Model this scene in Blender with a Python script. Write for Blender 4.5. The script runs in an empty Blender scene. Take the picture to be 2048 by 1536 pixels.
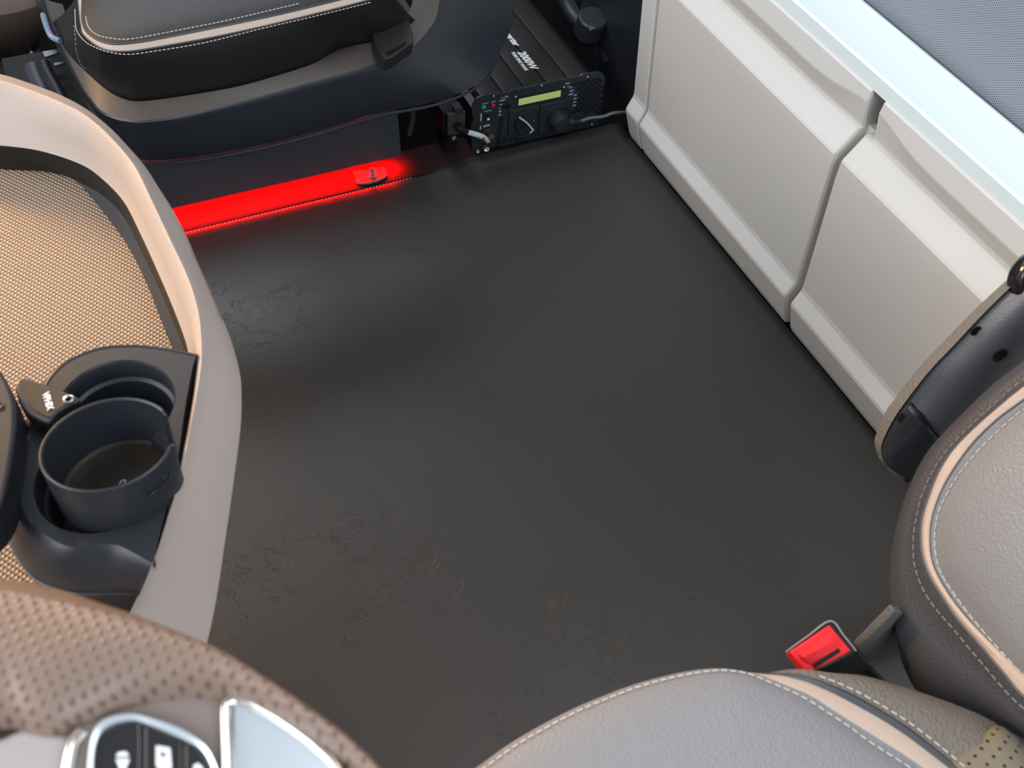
import bpy, bmesh, math, random
from mathutils import Vector, Matrix
random.seed(4)
S = bpy.context.scene
COL = S.collection
rad = math.radians

# ------------------------------------------------------------------ camera
F_PX, HEAD, PITCH, ROLL, CAM_H = 2062.0, rad(28.3), rad(49.9), rad(5.06), 1.10
fw = Vector((math.sin(HEAD)*math.cos(PITCH), math.cos(HEAD)*math.cos(PITCH), -math.sin(PITCH)))
r0 = Vector((math.cos(HEAD), -math.sin(HEAD), 0)); u0 = r0.cross(fw)
rt = r0*math.cos(ROLL) + u0*math.sin(ROLL)
up = -r0*math.sin(ROLL) + u0*math.cos(ROLL)
CAM = Vector((0, 0, CAM_H))
cd = bpy.data.cameras.new('camera'); cam = bpy.data.objects.new('camera', cd); COL.objects.link(cam)
cd.sensor_width = 36; cd.lens = 36*F_PX/2048; cd.clip_start = .02
m = Matrix((rt, up, -fw)).transposed().to_4x4(); m.translation = CAM
cam.matrix_world = m
cd.dof.use_dof = True; cd.dof.focus_distance = 1.25; cd.dof.aperture_fstop = 13
S.camera = cam

# ------------------------------------------------------------------ world, daylight, exposure
S.view_settings.view_transform = 'Standard'; S.view_settings.look = 'None'
S.view_settings.gamma = 1; S.view_settings.use_curve_mapping = False
S.view_settings.exposure = 0.0
try:
    S.cycles.use_denoising = True
    S.cycles.max_bounces = 8
except Exception:
    pass
W = bpy.data.worlds.new('world'); S.world = W; W.use_nodes = True
bg = W.node_tree.nodes['Background']; bg.inputs[0].default_value = (.92, .94, 1.0, 1); bg.inputs[1].default_value = 0.44

def area(name, loc, aim, sx, sy, power, color):
    l = bpy.data.lights.new(name, 'AREA'); l.shape = 'RECTANGLE'; l.size = sx; l.size_y = sy
    l.energy = power; l.color = color
    o = bpy.data.objects.new(name, l); COL.objects.link(o); o.location = loc
    o.rotation_euler = (Vector(aim)-Vector(loc)).to_track_quat('-Z', 'Y').to_euler()
    return o
area('windscreen_daylight', (-1.6, .7, 1.5), (.5, .8, .3), 2.0, .9, 36, (.99, .98, .97))
area('passenger_window_daylight', (.2, 2.6, 1.6), (.3, .8, .1), .9, .7, 14, (.86, .93, 1.0))
area('driver_window_daylight', (.25, -1.1, 1.7), (.6, .7, .1), 1.1, .8, 23, (.78, .89, 1.0))
area('overhead_fill', (.65, .6, 2.1), (.6, .65, 0), .7, .6, 7, (.92, .96, 1.0))  # unseen overhead light, added to brighten upward faces such as the dashboard rim
warm = area('evening_sun_through_side_window', (-.80, 2.3, 1.18), (-.12, .45, .52), .35, .30, 4.6, (1.0, .56, .22)); warm.data.spread = rad(48)

# ------------------------------------------------------------------ tracing helpers
def ray(x, y): return fw + rt*((x-1024)/F_PX) - up*((y-768)/F_PX)
def Z(p, z): d = ray(*p); return CAM + d*((z-CAM.z)/d.z)
def Yp(p, y): d = ray(*p); return CAM + d*(y/d.y)
def Xp(p, x): d = ray(*p); return CAM + d*(x/d.x)
def Pl(p, q, n):
    d = ray(*p); n = Vector(n); return CAM + d*((Vector(q)-CAM).dot(n)/d.dot(n))
def Zs(l, z): return [Z(p, z) for p in l]
def Ys(l, y): return [Yp(p, y) for p in l]

def resample(pts, n):
    """smooth open curve through pts, n equally spaced points"""
    P = [Vector(p) for p in pts]; k = len(P[0])
    if len(P) == 2:
        return [P[0].lerp(P[1], i/(n-1)) for i in range(n)]
    dense = []
    E = [P[0]*2-P[1]] + P + [P[-1]*2-P[-2]]
    for i in range(1, len(E)-2):
        a, b, c, d = E[i-1:i+3]
        for j in range(14):
            t = j/14
            dense.append(.5*((2*b)+(c-a)*t+(2*a-5*b+4*c-d)*t*t+(3*b-a-3*c+d)*t**3))
    dense.append(P[-1])
    L = [0]
    for i in range(1, len(dense)): L.append(L[-1]+(dense[i]-dense[i-1]).length)
    out, j = [], 0
    for i in range(n):
        s = L[-1]*i/(n-1)
        while j < len(L)-2 and L[j+1] < s: j += 1
        t = (s-L[j])/max(L[j+1]-L[j], 1e-9)
        out.append(dense[j].lerp(dense[j+1], min(1, max(0, t))))
    return out

# ------------------------------------------------------------------ object helpers
def link_mesh(name, bm, mt, parent=None, smooth=True, angle=40):
    bmesh.ops.recalc_face_normals(bm, faces=bm.faces) if False else None
    me = bpy.data.meshes.new(name)
    vs = [v.co for v in bm.verts]
    lo = Vector((min(v.x for v in vs), min(v.y for v in vs), min(v.z for v in vs)))
    hi = Vector((max(v.x for v in vs), max(v.y for v in vs), max(v.z for v in vs)))
    org = Vector(((lo.x+hi.x)/2, (lo.y+hi.y)/2, lo.z))
    bmesh.ops.translate(bm, verts=bm.verts, vec=-org)
    bm.to_mesh(me); bm.free()
    if smooth:
        for p in me.polygons: p.use_smooth = True
        me.set_sharp_from_angle(angle=rad(angle))
    mts = mt if isinstance(mt, (list, tuple)) else [mt]
    for q in mts: me.materials.append(q)
    o = bpy.data.objects.new(name, me); COL.objects.link(o)
    if parent is not None:
        o.parent = parent
        w = Vector(parent.get('_w', (0, 0, 0)))
        o.location = org - w
    else:
        o.location = org
    o['_w'] = tuple(org)
    return o
def thing(name, label, cat, loc, group=None):
    o = bpy.data.objects.new(name, None); COL.objects.link(o); o.location = loc
    o.empty_display_size = .05
    o['label'] = label; o['category'] = cat; o['_w'] = tuple(loc)
    if group: o['group'] = group
    return o
def tag(o, label, cat, group=None):
    o['label'] = label; o['category'] = cat
    if group: o['group'] = group
    return o
def struct(o): o['kind'] = 'structure'; return o

def rows_bm(rows, close_u=False, cap=None, bm=None):
    bm = bm or bmesh.new(); uvl = bm.loops.layers.uv.verify()
    V = [[bm.verts.new(p) for p in r] for r in rows]
    n = len(rows[0]); mid = len(rows)//2
    U = [0]
    for i in range(1, n+1): U.append(U[-1]+(Vector(rows[mid][i % n])-Vector(rows[mid][i-1])).length)
    T = [0]
    for i in range(1, len(rows)): T.append(T[-1]+max((Vector(rows[i][n//2])-Vector(rows[i-1][n//2])).length, 1e-5))
    for i in range(len(rows)-1):
        for j in range(n if close_u else n-1):
            k = (j+1) % n
            q = [V[i][j], V[i][k], V[i+1][k], V[i+1][j]]
            try: f = bm.faces.new(q)
            except ValueError: continue
            for l, (a, b) in zip(f.loops, ((j, i), (j+1, i), (j+1, i+1), (j, i+1))):
                l[uvl].uv = (U[a], T[b])
    if cap in ('end', 'both'): bm.faces.new(V[-1])
    if cap in ('start', 'both'): bm.faces.new(list(reversed(V[0])))
    return bm
def loft(name, rows, mt, parent=None, n=48, solid=0, **k):
    R = [resample(r, n) for r in rows]
    bm = rows_bm(R)
    o = link_mesh(name, bm, mt, parent, **k)
    if solid: sol(o, solid)
    return o
def sol(o, t, off=-1):
    md = o.modifiers.new('solid', 'SOLIDIFY'); md.thickness = t; md.offset = off; return o
def bev(o, w, seg=3):
    md = o.modifiers.new('bevel', 'BEVEL'); md.width = w; md.segments = seg; md.limit_method = 'ANGLE'; md.angle_limit = rad(35)
    return o
def prism_bm(poly, vec, bm=None):
    bm = bm or bmesh.new(); vec = Vector(vec)
    a = [bm.verts.new(p) for p in poly]; b = [bm.verts.new(Vector(p)+vec) for p in poly]
    bm.faces.new(a); bm.faces.new(list(reversed(b)))
    n = len(a)
    for i in range(n): bm.faces.new([a[i], b[i], b[(i+1) % n], a[(i+1) % n]])
    bmesh.ops.recalc_face_normals(bm, faces=bm.faces)
    return bm
def prism(name, poly, vec, mt, parent=None, bw=0, **k):
    o = link_mesh(name, prism_bm(poly, vec), mt, parent, **k)
    if bw: bev(o, bw)
    return o
def box_bm(c, s, bm=None, M=None):
    bm = bm or bmesh.new()
    x, y, z = s[0]/2, s[1]/2, s[2]/2
    M = M or Matrix.Identity(3); c = Vector(c)
    vs = [bm.verts.new(c + M @ Vector((a*x, b*y, d*z))) for a in (-1, 1) for b in (-1, 1) for d in (-1, 1)]
    for f in ((0, 1, 3, 2), (4, 6, 7, 5), (0, 4, 5, 1), (2, 3, 7, 6), (0, 2, 6, 4), (1, 5, 7, 3)):
        bm.faces.new([vs[i] for i in f])
    return bm
def box(name, c, s, mt, parent=None, bw=0, M=None, **k):
    o = link_mesh(name, box_bm(c, s, None, M), mt, parent, **k)
    if bw: bev(o, bw)
    return o
def tube_bm(pts, r, seg=10, n=None, bm=None, caps=True):
    P = resample(pts, n or max(8, len(pts)*6)); bm = bm or bmesh.new(); rows = []
    ref = None
    for i, p in enumerate(P):
        t = (P[min(i+1, len(P)-1)]-P[max(i-1, 0)]).normalized()
        if ref is None: ref = t.orthogonal().normalized()
        ref = (ref - t*ref.dot(t)).normalized(); b = t.cross(ref)
        rr = r(i/(len(P)-1)) if callable(r) else r
        rows.append([p+(ref*math.cos(2*math.pi*j/seg)+b*math.sin(2*math.pi*j/seg))*rr for j in range(seg)])
    return rows_bm(rows, close_u=True, cap='both' if caps else None, bm=bm)
def tube(name, pts, r, mt, parent=None, seg=10, n=None, **k):
    return link_mesh(name, tube_bm(pts, r, seg, n), mt, parent, **k)
def frame_of(n, hint=(0, 0, 1)):
    n = Vector(n).normalized(); h = Vector(hint)
    if abs(n.dot(h)) > .95: h = Vector((0, 1, 0))
    a = h.cross(n).normalized(); b = n.cross(a)
    return a, b, n
def revolve_bm(c, axis, prof, seg=48, bm=None, a0=0, a1=2*math.pi):
    a, b, n = frame_of(axis); c = Vector(c); rows = []
    full = abs(a1-a0-2*math.pi) < 1e-6
    for r, h in prof:
        rows.append([c+n*h+(a*math.cos(a0+(a1-a0)*j/seg)+b*math.sin(a0+(a1-a0)*j/seg))*r for j in range(seg if full else seg+1)])
    return rows_bm(rows, close_u=full, bm=bm)
def revolve(name, c, axis, prof, mt, parent=None, seg=48, **k):
    return link_mesh(name, revolve_bm(c, axis, prof, seg), mt, parent, **k)
def stitches(name, pts, mt, parent, step=.0052, ln=.0034, r=.00055, lift=Vector((0, 0, .0010))):
    P = resample(pts, 300); L = sum((P[i+1]-P[i]).length for i in range(299))
    k = max(2, int(L/step)); Q = resample(pts, k+1); bm = bmesh.new()
    for i in range(k):
        a = Q[i]+lift; d = (Q[i+1]-Q[i]).normalized()
        tube_bm([a, a+d*ln*.5, a+d*ln], r, 5, 3, bm)
    return link_mesh(name, bm, mt, parent)
def text(name, s, org, xd, yd, h, mt, parent, ext=.0003, shear=0, sx=1, bold=.0):
    cu = bpy.data.curves.new(name, 'FONT'); cu.body = s; cu.size = 1; cu.extrude = .02; cu.shear = shear; cu.offset = bold
    to = bpy.data.objects.new('tmp', cu); COL.objects.link(to)
    bpy.context.view_layer.update()
    me = bpy.data.meshes.new_from_object(to.evaluated_get(bpy.context.evaluated_depsgraph_get()))
    bpy.data.objects.remove(to)
    bm = bmesh.new(); bm.from_mesh(me)
    ys = [v.co.y for v in bm.verts]; x0 = min(v.co.x for v in bm.verts); k = h/(max(ys)-min(ys))
    xd = Vector(xd).normalized(); yd = Vector(yd); yd = (yd-xd*yd.dot(xd)).normalized(); nd = xd.cross(yd)
    for v in bm.verts: v.co = Vector(org)+xd*(v.co.x-x0)*k*sx+yd*(v.co.y-min(ys))*k+nd*(v.co.z/.02*ext)
    return link_mesh(name, bm, mt, parent, smooth=False)

# ------------------------------------------------------------------ materials
def M(name, col, rough=.5, spec=.5, metal=0, bump=None, coat=0, var=0, sheen=0):
    mt = bpy.data.materials.new(name); mt.use_nodes = True
    nt = mt.node_tree; N = nt.nodes; b = N['Principled BSDF']
    c = tuple(col)+(1,)
    b.inputs['Base Color'].default_value = c; b.inputs['Roughness'].default_value = rough
    b.inputs['Specular IOR Level'].default_value = spec; b.inputs['Metallic'].default_value = metal
    b.inputs['Coat Weight'].default_value = coat
    b.inputs['Sheen Weight'].default_value = sheen
    tc = N.new('ShaderNodeTexCoord')
    if bump:
        kind, sc, st = bump
        bp = N.new('ShaderNodeBump'); bp.inputs['Strength'].default_value = st; bp.inputs['Distance'].default_value = .001
        if kind == 'leather':
            v = N.new('ShaderNodeTexVoronoi'); v.feature = 'SMOOTH_F1'; v.inputs['Scale'].default_value = sc
            nz = N.new('ShaderNodeTexNoise'); nz.inputs['Scale'].default_value = sc*.35; nz.inputs['Detail'].default_value = 3
            vm = N.new('ShaderNodeVectorMath'); vm.operation = 'MULTIPLY_ADD'; vm.inputs[1].default_value = (.0009,)*3
            nt.links.new(tc.outputs['Object'], nz.inputs['Vector'])
            nt.links.new(nz.outputs['Color'], vm.inputs[0]); nt.links.new(tc.outputs['Object'], vm.inputs[2])
            nt.links.new(vm.outputs[0], v.inputs['Vector']); out = v.outputs['Distance']
        else:
            v = N.new('ShaderNodeTexNoise'); v.inputs['Scale'].default_value = sc; v.inputs['Detail'].default_value = 3
            nt.links.new(tc.outputs['Object'], v.inputs['Vector']); out = v.outputs['Fac']
        nt.links.new(out, bp.inputs['Height']); nt.links.new(bp.outputs[0], b.inputs['Normal'])
    if var:
        nz = N.new('ShaderNodeTexNoise'); nz.inputs['Scale'].default_value = 9; nz.inputs['Detail'].default_value = 4
        mx = N.new('ShaderNodeMix'); mx.data_type = 'RGBA'
        mx.inputs[6].default_value = tuple(x*(1-var) for x in col)+(1,); mx.inputs[7].default_value = tuple(min(1, x*(1+var)) for x in col)+(1,)
        nt.links.new(tc.outputs['Object'], nz.inputs['Vector']); nt.links.new(nz.outputs['Fac'], mx.inputs[0]); nt.links.new(mx.outputs[2], b.inputs['Base Color'])
    return mt
def dots(mt, kind, pitch, radius, c0, c1, strength, depth, sharp=.25, rot=0, coord='UV', aspect=1.0, round_=True):
    """regular staggered dots; c1 inside a dot, c0 between"""
    nt = mt.node_tree; N = nt.nodes; b = N['Principled BSDF']; L = nt.links.new
    tc = N.new('ShaderNodeTexCoord'); mp = N.new('ShaderNodeMapping')
    mp.inputs['Rotation'].default_value = (0, 0, rot); mp.inputs['Scale'].default_value = (1/pitch, 1/(pitch*aspect), 1)
    L(tc.outputs[coord], mp.inputs['Vector'])
    def cell(off):
        a = N.new('ShaderNodeVectorMath'); a.operation = 'ADD'; a.inputs[1].default_value = off; L(mp.outputs[0], a.inputs[0])
        f = N.new('ShaderNodeVectorMath'); f.operation = 'FRACTION'; L(a.outputs[0], f.inputs[0])
        s = N.new('ShaderNodeVectorMath'); s.operation = 'SUBTRACT'; s.inputs[1].default_value = (.5, .5, 0); L(f.outputs[0], s.inputs[0])
        k = N.new('ShaderNodeVectorMath'); k.operation = 'MULTIPLY'; k.inputs[1].default_value = (1, aspect, 0); L(s.outputs[0], k.inputs[0])
        l = N.new('ShaderNodeVectorMath'); l.operation = 'LENGTH'; L(k.outputs[0], l.inputs[0]); return l.outputs['Value']
    mn = N.new('ShaderNodeMath'); mn.operation = 'MINIMUM'; L(cell((0, 0, 0)), mn.inputs[0]); L(cell((.5, .5, 0)), mn.inputs[1])
    mr = N.new('ShaderNodeMapRange'); mr.interpolation_type = 'SMOOTHSTEP'
    mr.inputs['From Min'].default_value = radius*(1-sharp); mr.inputs['From Max'].default_value = radius*(1+sharp)
    mr.inputs['To Min'].default_value = 1; mr.inputs['To Max'].default_value = 0; L(mn.outputs[0], mr.inputs['Value'])
    mx = N.new('ShaderNodeMix'); mx.data_type = 'RGBA'; mx.inputs[6].default_value = tuple(c0)+(1,); mx.inputs[7].default_value = tuple(c1)+(1,)
    L(mr.outputs[0], mx.inputs[0]); L(mx.outputs[2], b.inputs['Base Color'])
    bp = N.new('ShaderNodeBump'); bp.inputs['Strength'].default_value = strength; bp.inputs['Distance'].default_value = depth
    bp.invert = (kind == 'hole'); L(mr.outputs[0], bp.inputs['Height']); L(bp.outputs[0], b.inputs['Normal'])
    return mt

beige = M('beige_plastic', (.50, .455, .41), .55, .4, bump=('grain', 900, .25))
rimm = M('beige_dashboard_vinyl', (.42, .355, .315), .50, .4, bump=('leather', 900, .35))
panel = M('light_stone_plastic', (.665, .645, .61), .5, .4, bump=('leather', 520, .22))
dark_plastic = M('dark_plastic', (.016, .019, .024), .42, .5, bump=('grain', 1400, .15))
satin = M('satin_dark_plastic', (.022, .026, .034), .36, .5, bump=('grain', 1100, .2))
groove = M('tray_wall_rubber', (.007, .007, .007), .5, .4)
black = M('black_paint', (.006, .006, .006), .5, .3)
carpet = M('black_carpet', (.006, .006, .007), .95, .1, bump=('grain', 1500, .6))
leather = M('grey_leather', (.235, .245, .265), .45, .5, bump=('leather', 620, .5))  # grey lifted to carry reflected light and haze in the base colour
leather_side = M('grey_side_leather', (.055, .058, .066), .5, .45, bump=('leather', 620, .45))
leather_wedge = M('taupe_grain_leather', (.16, .145, .125), .5, .45, bump=('leather', 480, 1.0))
leather_dark = M('black_leather', (.012, .012, .013), .5, .45, bump=('leather', 600, .3))
leather_darkb = M('charcoal_leather', (.018, .018, .020), .55, .5, bump=('leather', 600, .35))
piping = M('beige_leather_band', (.52, .42, .355), .5, .4, bump=('leather', 700, .3))
welt = M('grey_welt', (.05, .055, .062), .4, .5)
thread = M('pale_thread', (.62, .60, .55), .7, .2)
thread_dim = M('grey_thread', (.30, .28, .27), .7, .2)
perf = dots(M('perforated_leather', (.15, .13, .10), .5, .4), 'hole', .0105, .10, (.19, .17, .12), (.01, .01, .01), .6, .002, rot=rad(28))
perf_dark = dots(M('perforated_black_leather', (.02, .02, .02), .5, .4), 'hole', .0065, .17, (.02, .02, .021), (.003, .003, .003), .6, .002)
perf_wheel = dots(M('perforated_wheel_leather', (.2, .13, .1), .42, .5), 'hole', .0058, .15, (.235, .165, .13), (.12, .075, .055), .5, .001, sharp=.7)
wheel_leather = M('wheel_leather', (.22, .145, .10), .42, .5, bump=('leather', 900, .25))
wheel_cover = M('wheel_taupe_plastic', (.24, .19, .17), .45, .5, bump=('grain', 1300, .15))
chrome = M('satin_chrome', (.75, .72, .66), .2, .5, 1)
silver = M('sky_tinted_silver', (.78, .87, .95), .3, .5, .8)  # bluish tint paints the reflected sky into the metal
gloss_black = M('glossy_black', (.015, .015, .016), .15, .5, coat=.5)
steel = M('steel', (.45, .46, .47), .3, .5, 1)
white_print = M('white_print', (.92, .94, .95), .6, .2)
cream_print = M('pale_print', (.72, .70, .66), .6, .2)
rail_mt = M('sky_tinted_rail', (.80, .90, .90), .32, .5, bump=('grain', 900, .06))  # white rail, the sky's bluish reflection mixed into its base colour
red = M('red_plastic', (.80, .015, .02), .32, .5)
inv_face = M('inverter_face', (.022, .027, .034), .38, .5, bump=('grain', 1500, .1))
inv_body = M('inverter_body', (.007, .006, .005), .5, .5)
lcd_mt = M('lcd_olive', (.42, .48, .18), .4, .5)
lcd_mt.node_tree.nodes['Principled BSDF'].inputs['Emission Color'].default_value = (.42, .50, .16, 1); lcd_mt.node_tree.nodes['Principled BSDF'].inputs['Emission Strength'].default_value = .35
cable_mt = M('grey_cable', (.02, .022, .023), .5, .4)
white_cable = M('white_cable', (.62, .72, .70), .4, .5)
mattress_mt = dots(M('mattress_fabric', (.2, .2, .2), .85, .2), 'hole', .0050, .24, (.42, .455, .52), (.19, .205, .24), .5, .001, aspect=.62)
tray_mt = dots(M('tray_rubber', (.5, .4, .3), .6, .35), 'bump', .0050, .27, (.22, .15, .105), (.54, .41, .30), 1.0, .0018, sharp=.5, coord='Object', rot=rad(12), aspect=.9)  # nub tops coloured lighter and valleys darker, painting light on the relief
green_led = M('green_led', (.02, .35, .18), .3, .5); red_led = M('red_led', (.4, .02, .02), .3, .5)

def floor_mat_material():
    mt = M('dark_leatherette', (.030, .029, .028), .43, .55); nt = mt.node_tree; N = nt.nodes; L = nt.links.new; b = N['Principled BSDF']
    tc = N.new('ShaderNodeTexCoord')
    fine = N.new('ShaderNodeTexNoise'); fine.inputs['Scale'].default_value = 700; fine.inputs['Detail'].default_value = 2
    w = N.new('ShaderNodeTexNoise'); w.inputs['Scale'].default_value = 16; w.inputs['Detail'].default_value = 5; w.inputs['Roughness'].default_value = .62; w.inputs['Distortion'].default_value = 1.4
    rd = N.new('ShaderNodeMapRange'); rd.inputs['From Min'].default_value = .492; rd.inputs['From Max'].default_value = .508; rd.inputs['To Min'].default_value = -1; rd.inputs['To Max'].default_value = 1
    L(w.outputs['Fac'], rd.inputs['Value'])
    ab = N.new('ShaderNodeMath'); ab.operation = 'ABSOLUTE'; L(rd.outputs[0], ab.inputs[0])
    msk = N.new('ShaderNodeTexNoise'); msk.inputs['Scale'].default_value = 5; msk.inputs['Detail'].default_value = 2
    mm = N.new('ShaderNodeMapRange'); mm.inputs['From Min'].default_value = .48; mm.inputs['From Max'].default_value = .66; L(msk.outputs['Fac'], mm.inputs['Value'])
    iv = N.new('ShaderNodeMath'); iv.operation = 'SUBTRACT'; iv.inputs[0].default_value = 1; L(ab.outputs[0], iv.inputs[1])
    ml = N.new('ShaderNodeMath'); ml.operation = 'MULTIPLY'; L(iv.outputs[0], ml.inputs[0]); L(mm.outputs[0], ml.inputs[1])
    big = N.new('ShaderNodeTexNoise'); big.inputs['Scale'].default_value = 3.2; big.inputs['Detail'].default_value = 2
    for n_ in (fine, w, msk, big): L(tc.outputs['Object'], n_.inputs['Vector'])
    b1 = N.new('ShaderNodeBump'); b1.inputs['Strength'].default_value = .45; b1.inputs['Distance'].default_value = .001; b1.invert = True
    b2 = N.new('ShaderNodeBump'); b2.inputs['Strength'].default_value = .25; b2.inputs['Distance'].default_value = .0006
    b3 = N.new('ShaderNodeBump'); b3.inputs['Strength'].default_value = .5; b3.inputs['Distance'].default_value = .012
    L(big.outputs['Fac'], b3.inputs['Height']); L(fine.outputs['Fac'], b2.inputs['Height']); L(ml.outputs[0], b1.inputs['Height'])
    L(b3.outputs[0], b2.inputs['Normal']); L(b2.outputs[0], b1.inputs['Normal']); L(b1.outputs[0], b.inputs['Normal'])
    return mt
mat_mt = floor_mat_material()

# ================================================================== SETTING
o = struct(box('floor', (.3, .9, -.026), (2.6, 3.0, .04), carpet, smooth=False))
o = struct(box('wall_rear', (1.75, .9, .9), (.04, 3.0, 1.84), beige, smooth=False))
o = struct(box('wall_passenger_side', (.4, 2.36, .38), (2.7, .04, .85), dark_plastic, smooth=False))

# leatherette floor mat
t = thing('floor_mat', 'large black leatherette floor mat covering the cab floor between the seats and the bunk', 'floor mat', (.4, .6, 0))
bm = bmesh.new(); nx, ny = 60, 80
x0, x1, y0, y1 = -.16, .868, -.25, 1.288
rows = []
yl = [y0+(1.25-y0)*j/70 for j in range(71)]+[1.25+.0025*j for j in range(1, 16)]
ny = len(yl)-1
for j, y in enumerate(yl):
    row = []
    for i in range(nx+1):
        x = x0+(x1-x0)*i/nx
        z = .0012*math.sin(7*x+3*y)*math.sin(5*y-2*x)-.001
        rg = min(1, max(0, (x-.50)/.08))
        z += rg*.0035*math.exp(-((y-1.272)/.008)**2)
        row.append(Vector((x, y if y < 1.25 else 1.25+(y-1.25)*(1.0+.5*rg), z if j < ny else -.003)))
    rows.append(row)
o = link_mesh('mat_surface', rows_bm(rows), mat_mt, t); sol(o, .004)
stitches('edge_stitching', [(.02, 1.279, .0005), (.30, 1.281, .0005), (.47, 1.283, .0005)], thread, t, step=.0058, ln=.0026, r=.0006)

# ================================================================== BUNK
bunk = thing('bunk_base', 'pale stone grey bunk base with drawer fronts along the right side of the mat', 'bunk', (1.0, .8, 0))
box('carcass', (1.19, .75, .17), (.56, 1.6, .46), dark_plastic, bunk, smooth=False)
prof = [(.872, -.002), (.866, .010), (.8515, .058), (.8520, .063), (.8615, .083), (.8625, .090), (.8460, .292), (.8460, .316), (.8475, .319), (.8690, .3470), (.8700, .3485), (.8950, .3500)]
def front(name, ya, yb, lean=.0, scoop=None):
    rows = []
    ys = [ya, ya+.0015, ya+.004] + [ya+.004+(yb-ya-.008)*k/24 for k in range(1, 24)] + [yb-.004, yb-.0015, yb]
    for x, z in prof:
        r = []
        for k, y in enumerate(ys):
            e = 0
            if k in (0, len(ys)-1): e = .006
            elif k in (1, len(ys)-2): e = .0016
            # the middle field fades into the lower band towards its near corner
            r.append(Vector((x+e, y, z)))
        rows.append(r)
    # side returns
    rows = [[Vector((.895, r[0].y+.001, r[0].z))]+r+[Vector((.895, r[-1].y-.001, r[-1].z))] for r in rows]
    return link_mesh(name, rows_bm(rows), panel, bunk, angle=9)
front('drawer_front', .10, .7615)
front('drawer_front', .7735, 1.2135)
front('drawer_front', 1.2185, 1.262)
uprof = [(.8950, .3470), (.8770, .3470), (.8655, .3740), (.8652, .3770), (.8700, .4020), (.8740, .4060)]
def upper(ya, yb, sa, sb):
    rows = []
    ys = [ya, ya+.0015, ya+.004]+[ya+.004+(yb-ya-.008)*k/40 for k in range(1, 40)]+[yb-.004, yb-.0015, yb]
    for q, (x, z) in enumerate(uprof):
        r = []
        for k, y in enumerate(ys):
            e = .005 if k in (0, len(ys)-1) else .0014 if k in (1, len(ys)-2) else 0
            zz = z
            if q in (2, 3):
                a = math.exp(-((y-ya)/.055)**2)*sa+math.exp(-((yb-y)/.055)**2)*sb
                zz += .012*a
                e += .003*a
            r.append(Vector((x+e, y, zz)))
        rows.append(r)
    rows = [[Vector((.90, r[0].y+.001, r[0].z))]+r+[Vector((.90, r[-1].y-.001, r[-1].z))] for r in rows]
    return link_mesh('upper_fascia', rows_bm(rows), panel, bunk, angle=9)
upper(.10, .752, 0, 1)
upper(.774, 1.60, 1, 0)
box('seam_backing', (.892, .7675, .175), (.01, .03, .352), panel, bunk, smooth=False)
# pale rail along the bunk edge
rp = [(.8725, .404), (.8735, .422), (.8765, .4245), (.9480, .4265), (.9515, .4285), (.9560, .4275), (.9575, .404)]
bm = rows_bm([[Vector((x, y, z)) for y in (.0, .5, 1.1, 1.6)] for x, z in rp])
o = link_mesh('edge_rail', bm, rail_mt, bunk, angle=30); o['label'] = 'white edge rail with bluish sky reflection painted in'
# mattress
mt_ = thing('mattress', 'blue grey dotted fabric mattress lying on the bunk behind the pale rail', 'mattress', (1.2, .8, .405))
rows = []
for x, z in [(.995, .402), (.972, .404), (.966, .412), (.9655, .425), (.968, .58), (.975, .60), (1.0, .612), (1.2, .617), (1.6, .617)]:
    rows.append([Vector((x, y, z)) for y in [-.1+1.7*k/20 for k in range(21)]])
# fabric pattern follows side face
o = link_mesh('mattress_cover', rows_bm(rows), mattress_mt, mt_)
tube('dark_gap_line', [(.9645, -.1, .4105), (.9645, .8, .4105), (.9645, 1.6, .4105)], .0035, black, mt_)  # black tube paints the dark of the gap between rail and mattress

# ================================================================== DASHBOARD
dash = thing('dashboard', 'beige curved dashboard shelf on the left with a sunken textured tray', 'dashboard', (-.1, .6, 0))
crest_out = [(-120, 130), (0, 157), (60, 176), (120, 199), (170, 226), (215, 262), (250, 298), (283, 337), (312, 400), (351, 481), (384, 546), (404, 605), (413, 650), (417, 716), (414, 745), (406, 796), (387, 894), (375, 952), (359, 1000), (338, 1065), (312, 1132), (284, 1200), (240, 1290), (170, 1400)]
crest_in = [(-120, 155), (0, 178), (60, 197), (120, 222), (160, 240), (195, 266), (225, 297), (252, 330), (284, 388), (320, 462), (354, 538), (378, 598), (390, 650), (394, 705), (392, 745), (386, 796), (368, 894), (356, 960), (345, 996), (325, 1065), (306, 1128), (270, 1215), (228, 1290), (158, 1400)]
inner = [(-120, 275), (0, 285), (81, 296), (163, 323), (208, 354), (251, 400), (286, 468), (319, 540), (351, 615), (374, 677), (382, 715), (385, 760), (383, 796), (365, 894), (353, 960), (342, 996), (322, 1065), (303, 1128), (267, 1215), (225, 1290), (155, 1400)]
sil = [(-120, 128), (0, 155), (60, 174), (120, 197), (170, 224), (217, 260), (253, 297), (288, 338), (329, 392), (371, 468), (397, 527), (423, 585), (449, 644), (469, 703), (480, 748), (483, 788), (481, 855), (466, 972), (449, 1089), (433, 1195), (412, 1295), (390, 1380), (350, 1500)]
wallb = [(-120, 318), (0, 338), (98, 344), (156, 364), (202, 399), (234, 442), (273, 514), (309, 585), (342, 667), (362, 722), (385, 790), (398, 830), (400, 860), (384, 954), (372, 1020), (361, 1056), (341, 1125), (322, 1188), (286, 1275), (244, 1350), (175, 1450)]
n = 90
K0 = resample(Zs(crest_out, .556), n); K1 = resample(Zs(crest_in, .557), n)
KM = [(a+b)/2+Vector((0, 0, .004)) for a, b in zip(K0, K1)]
SI = resample(Zs(sil, .530), n); IN = resample(Zs(inner, .522), n); WB = resample(Zs(wallb, .490), n)
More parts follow.
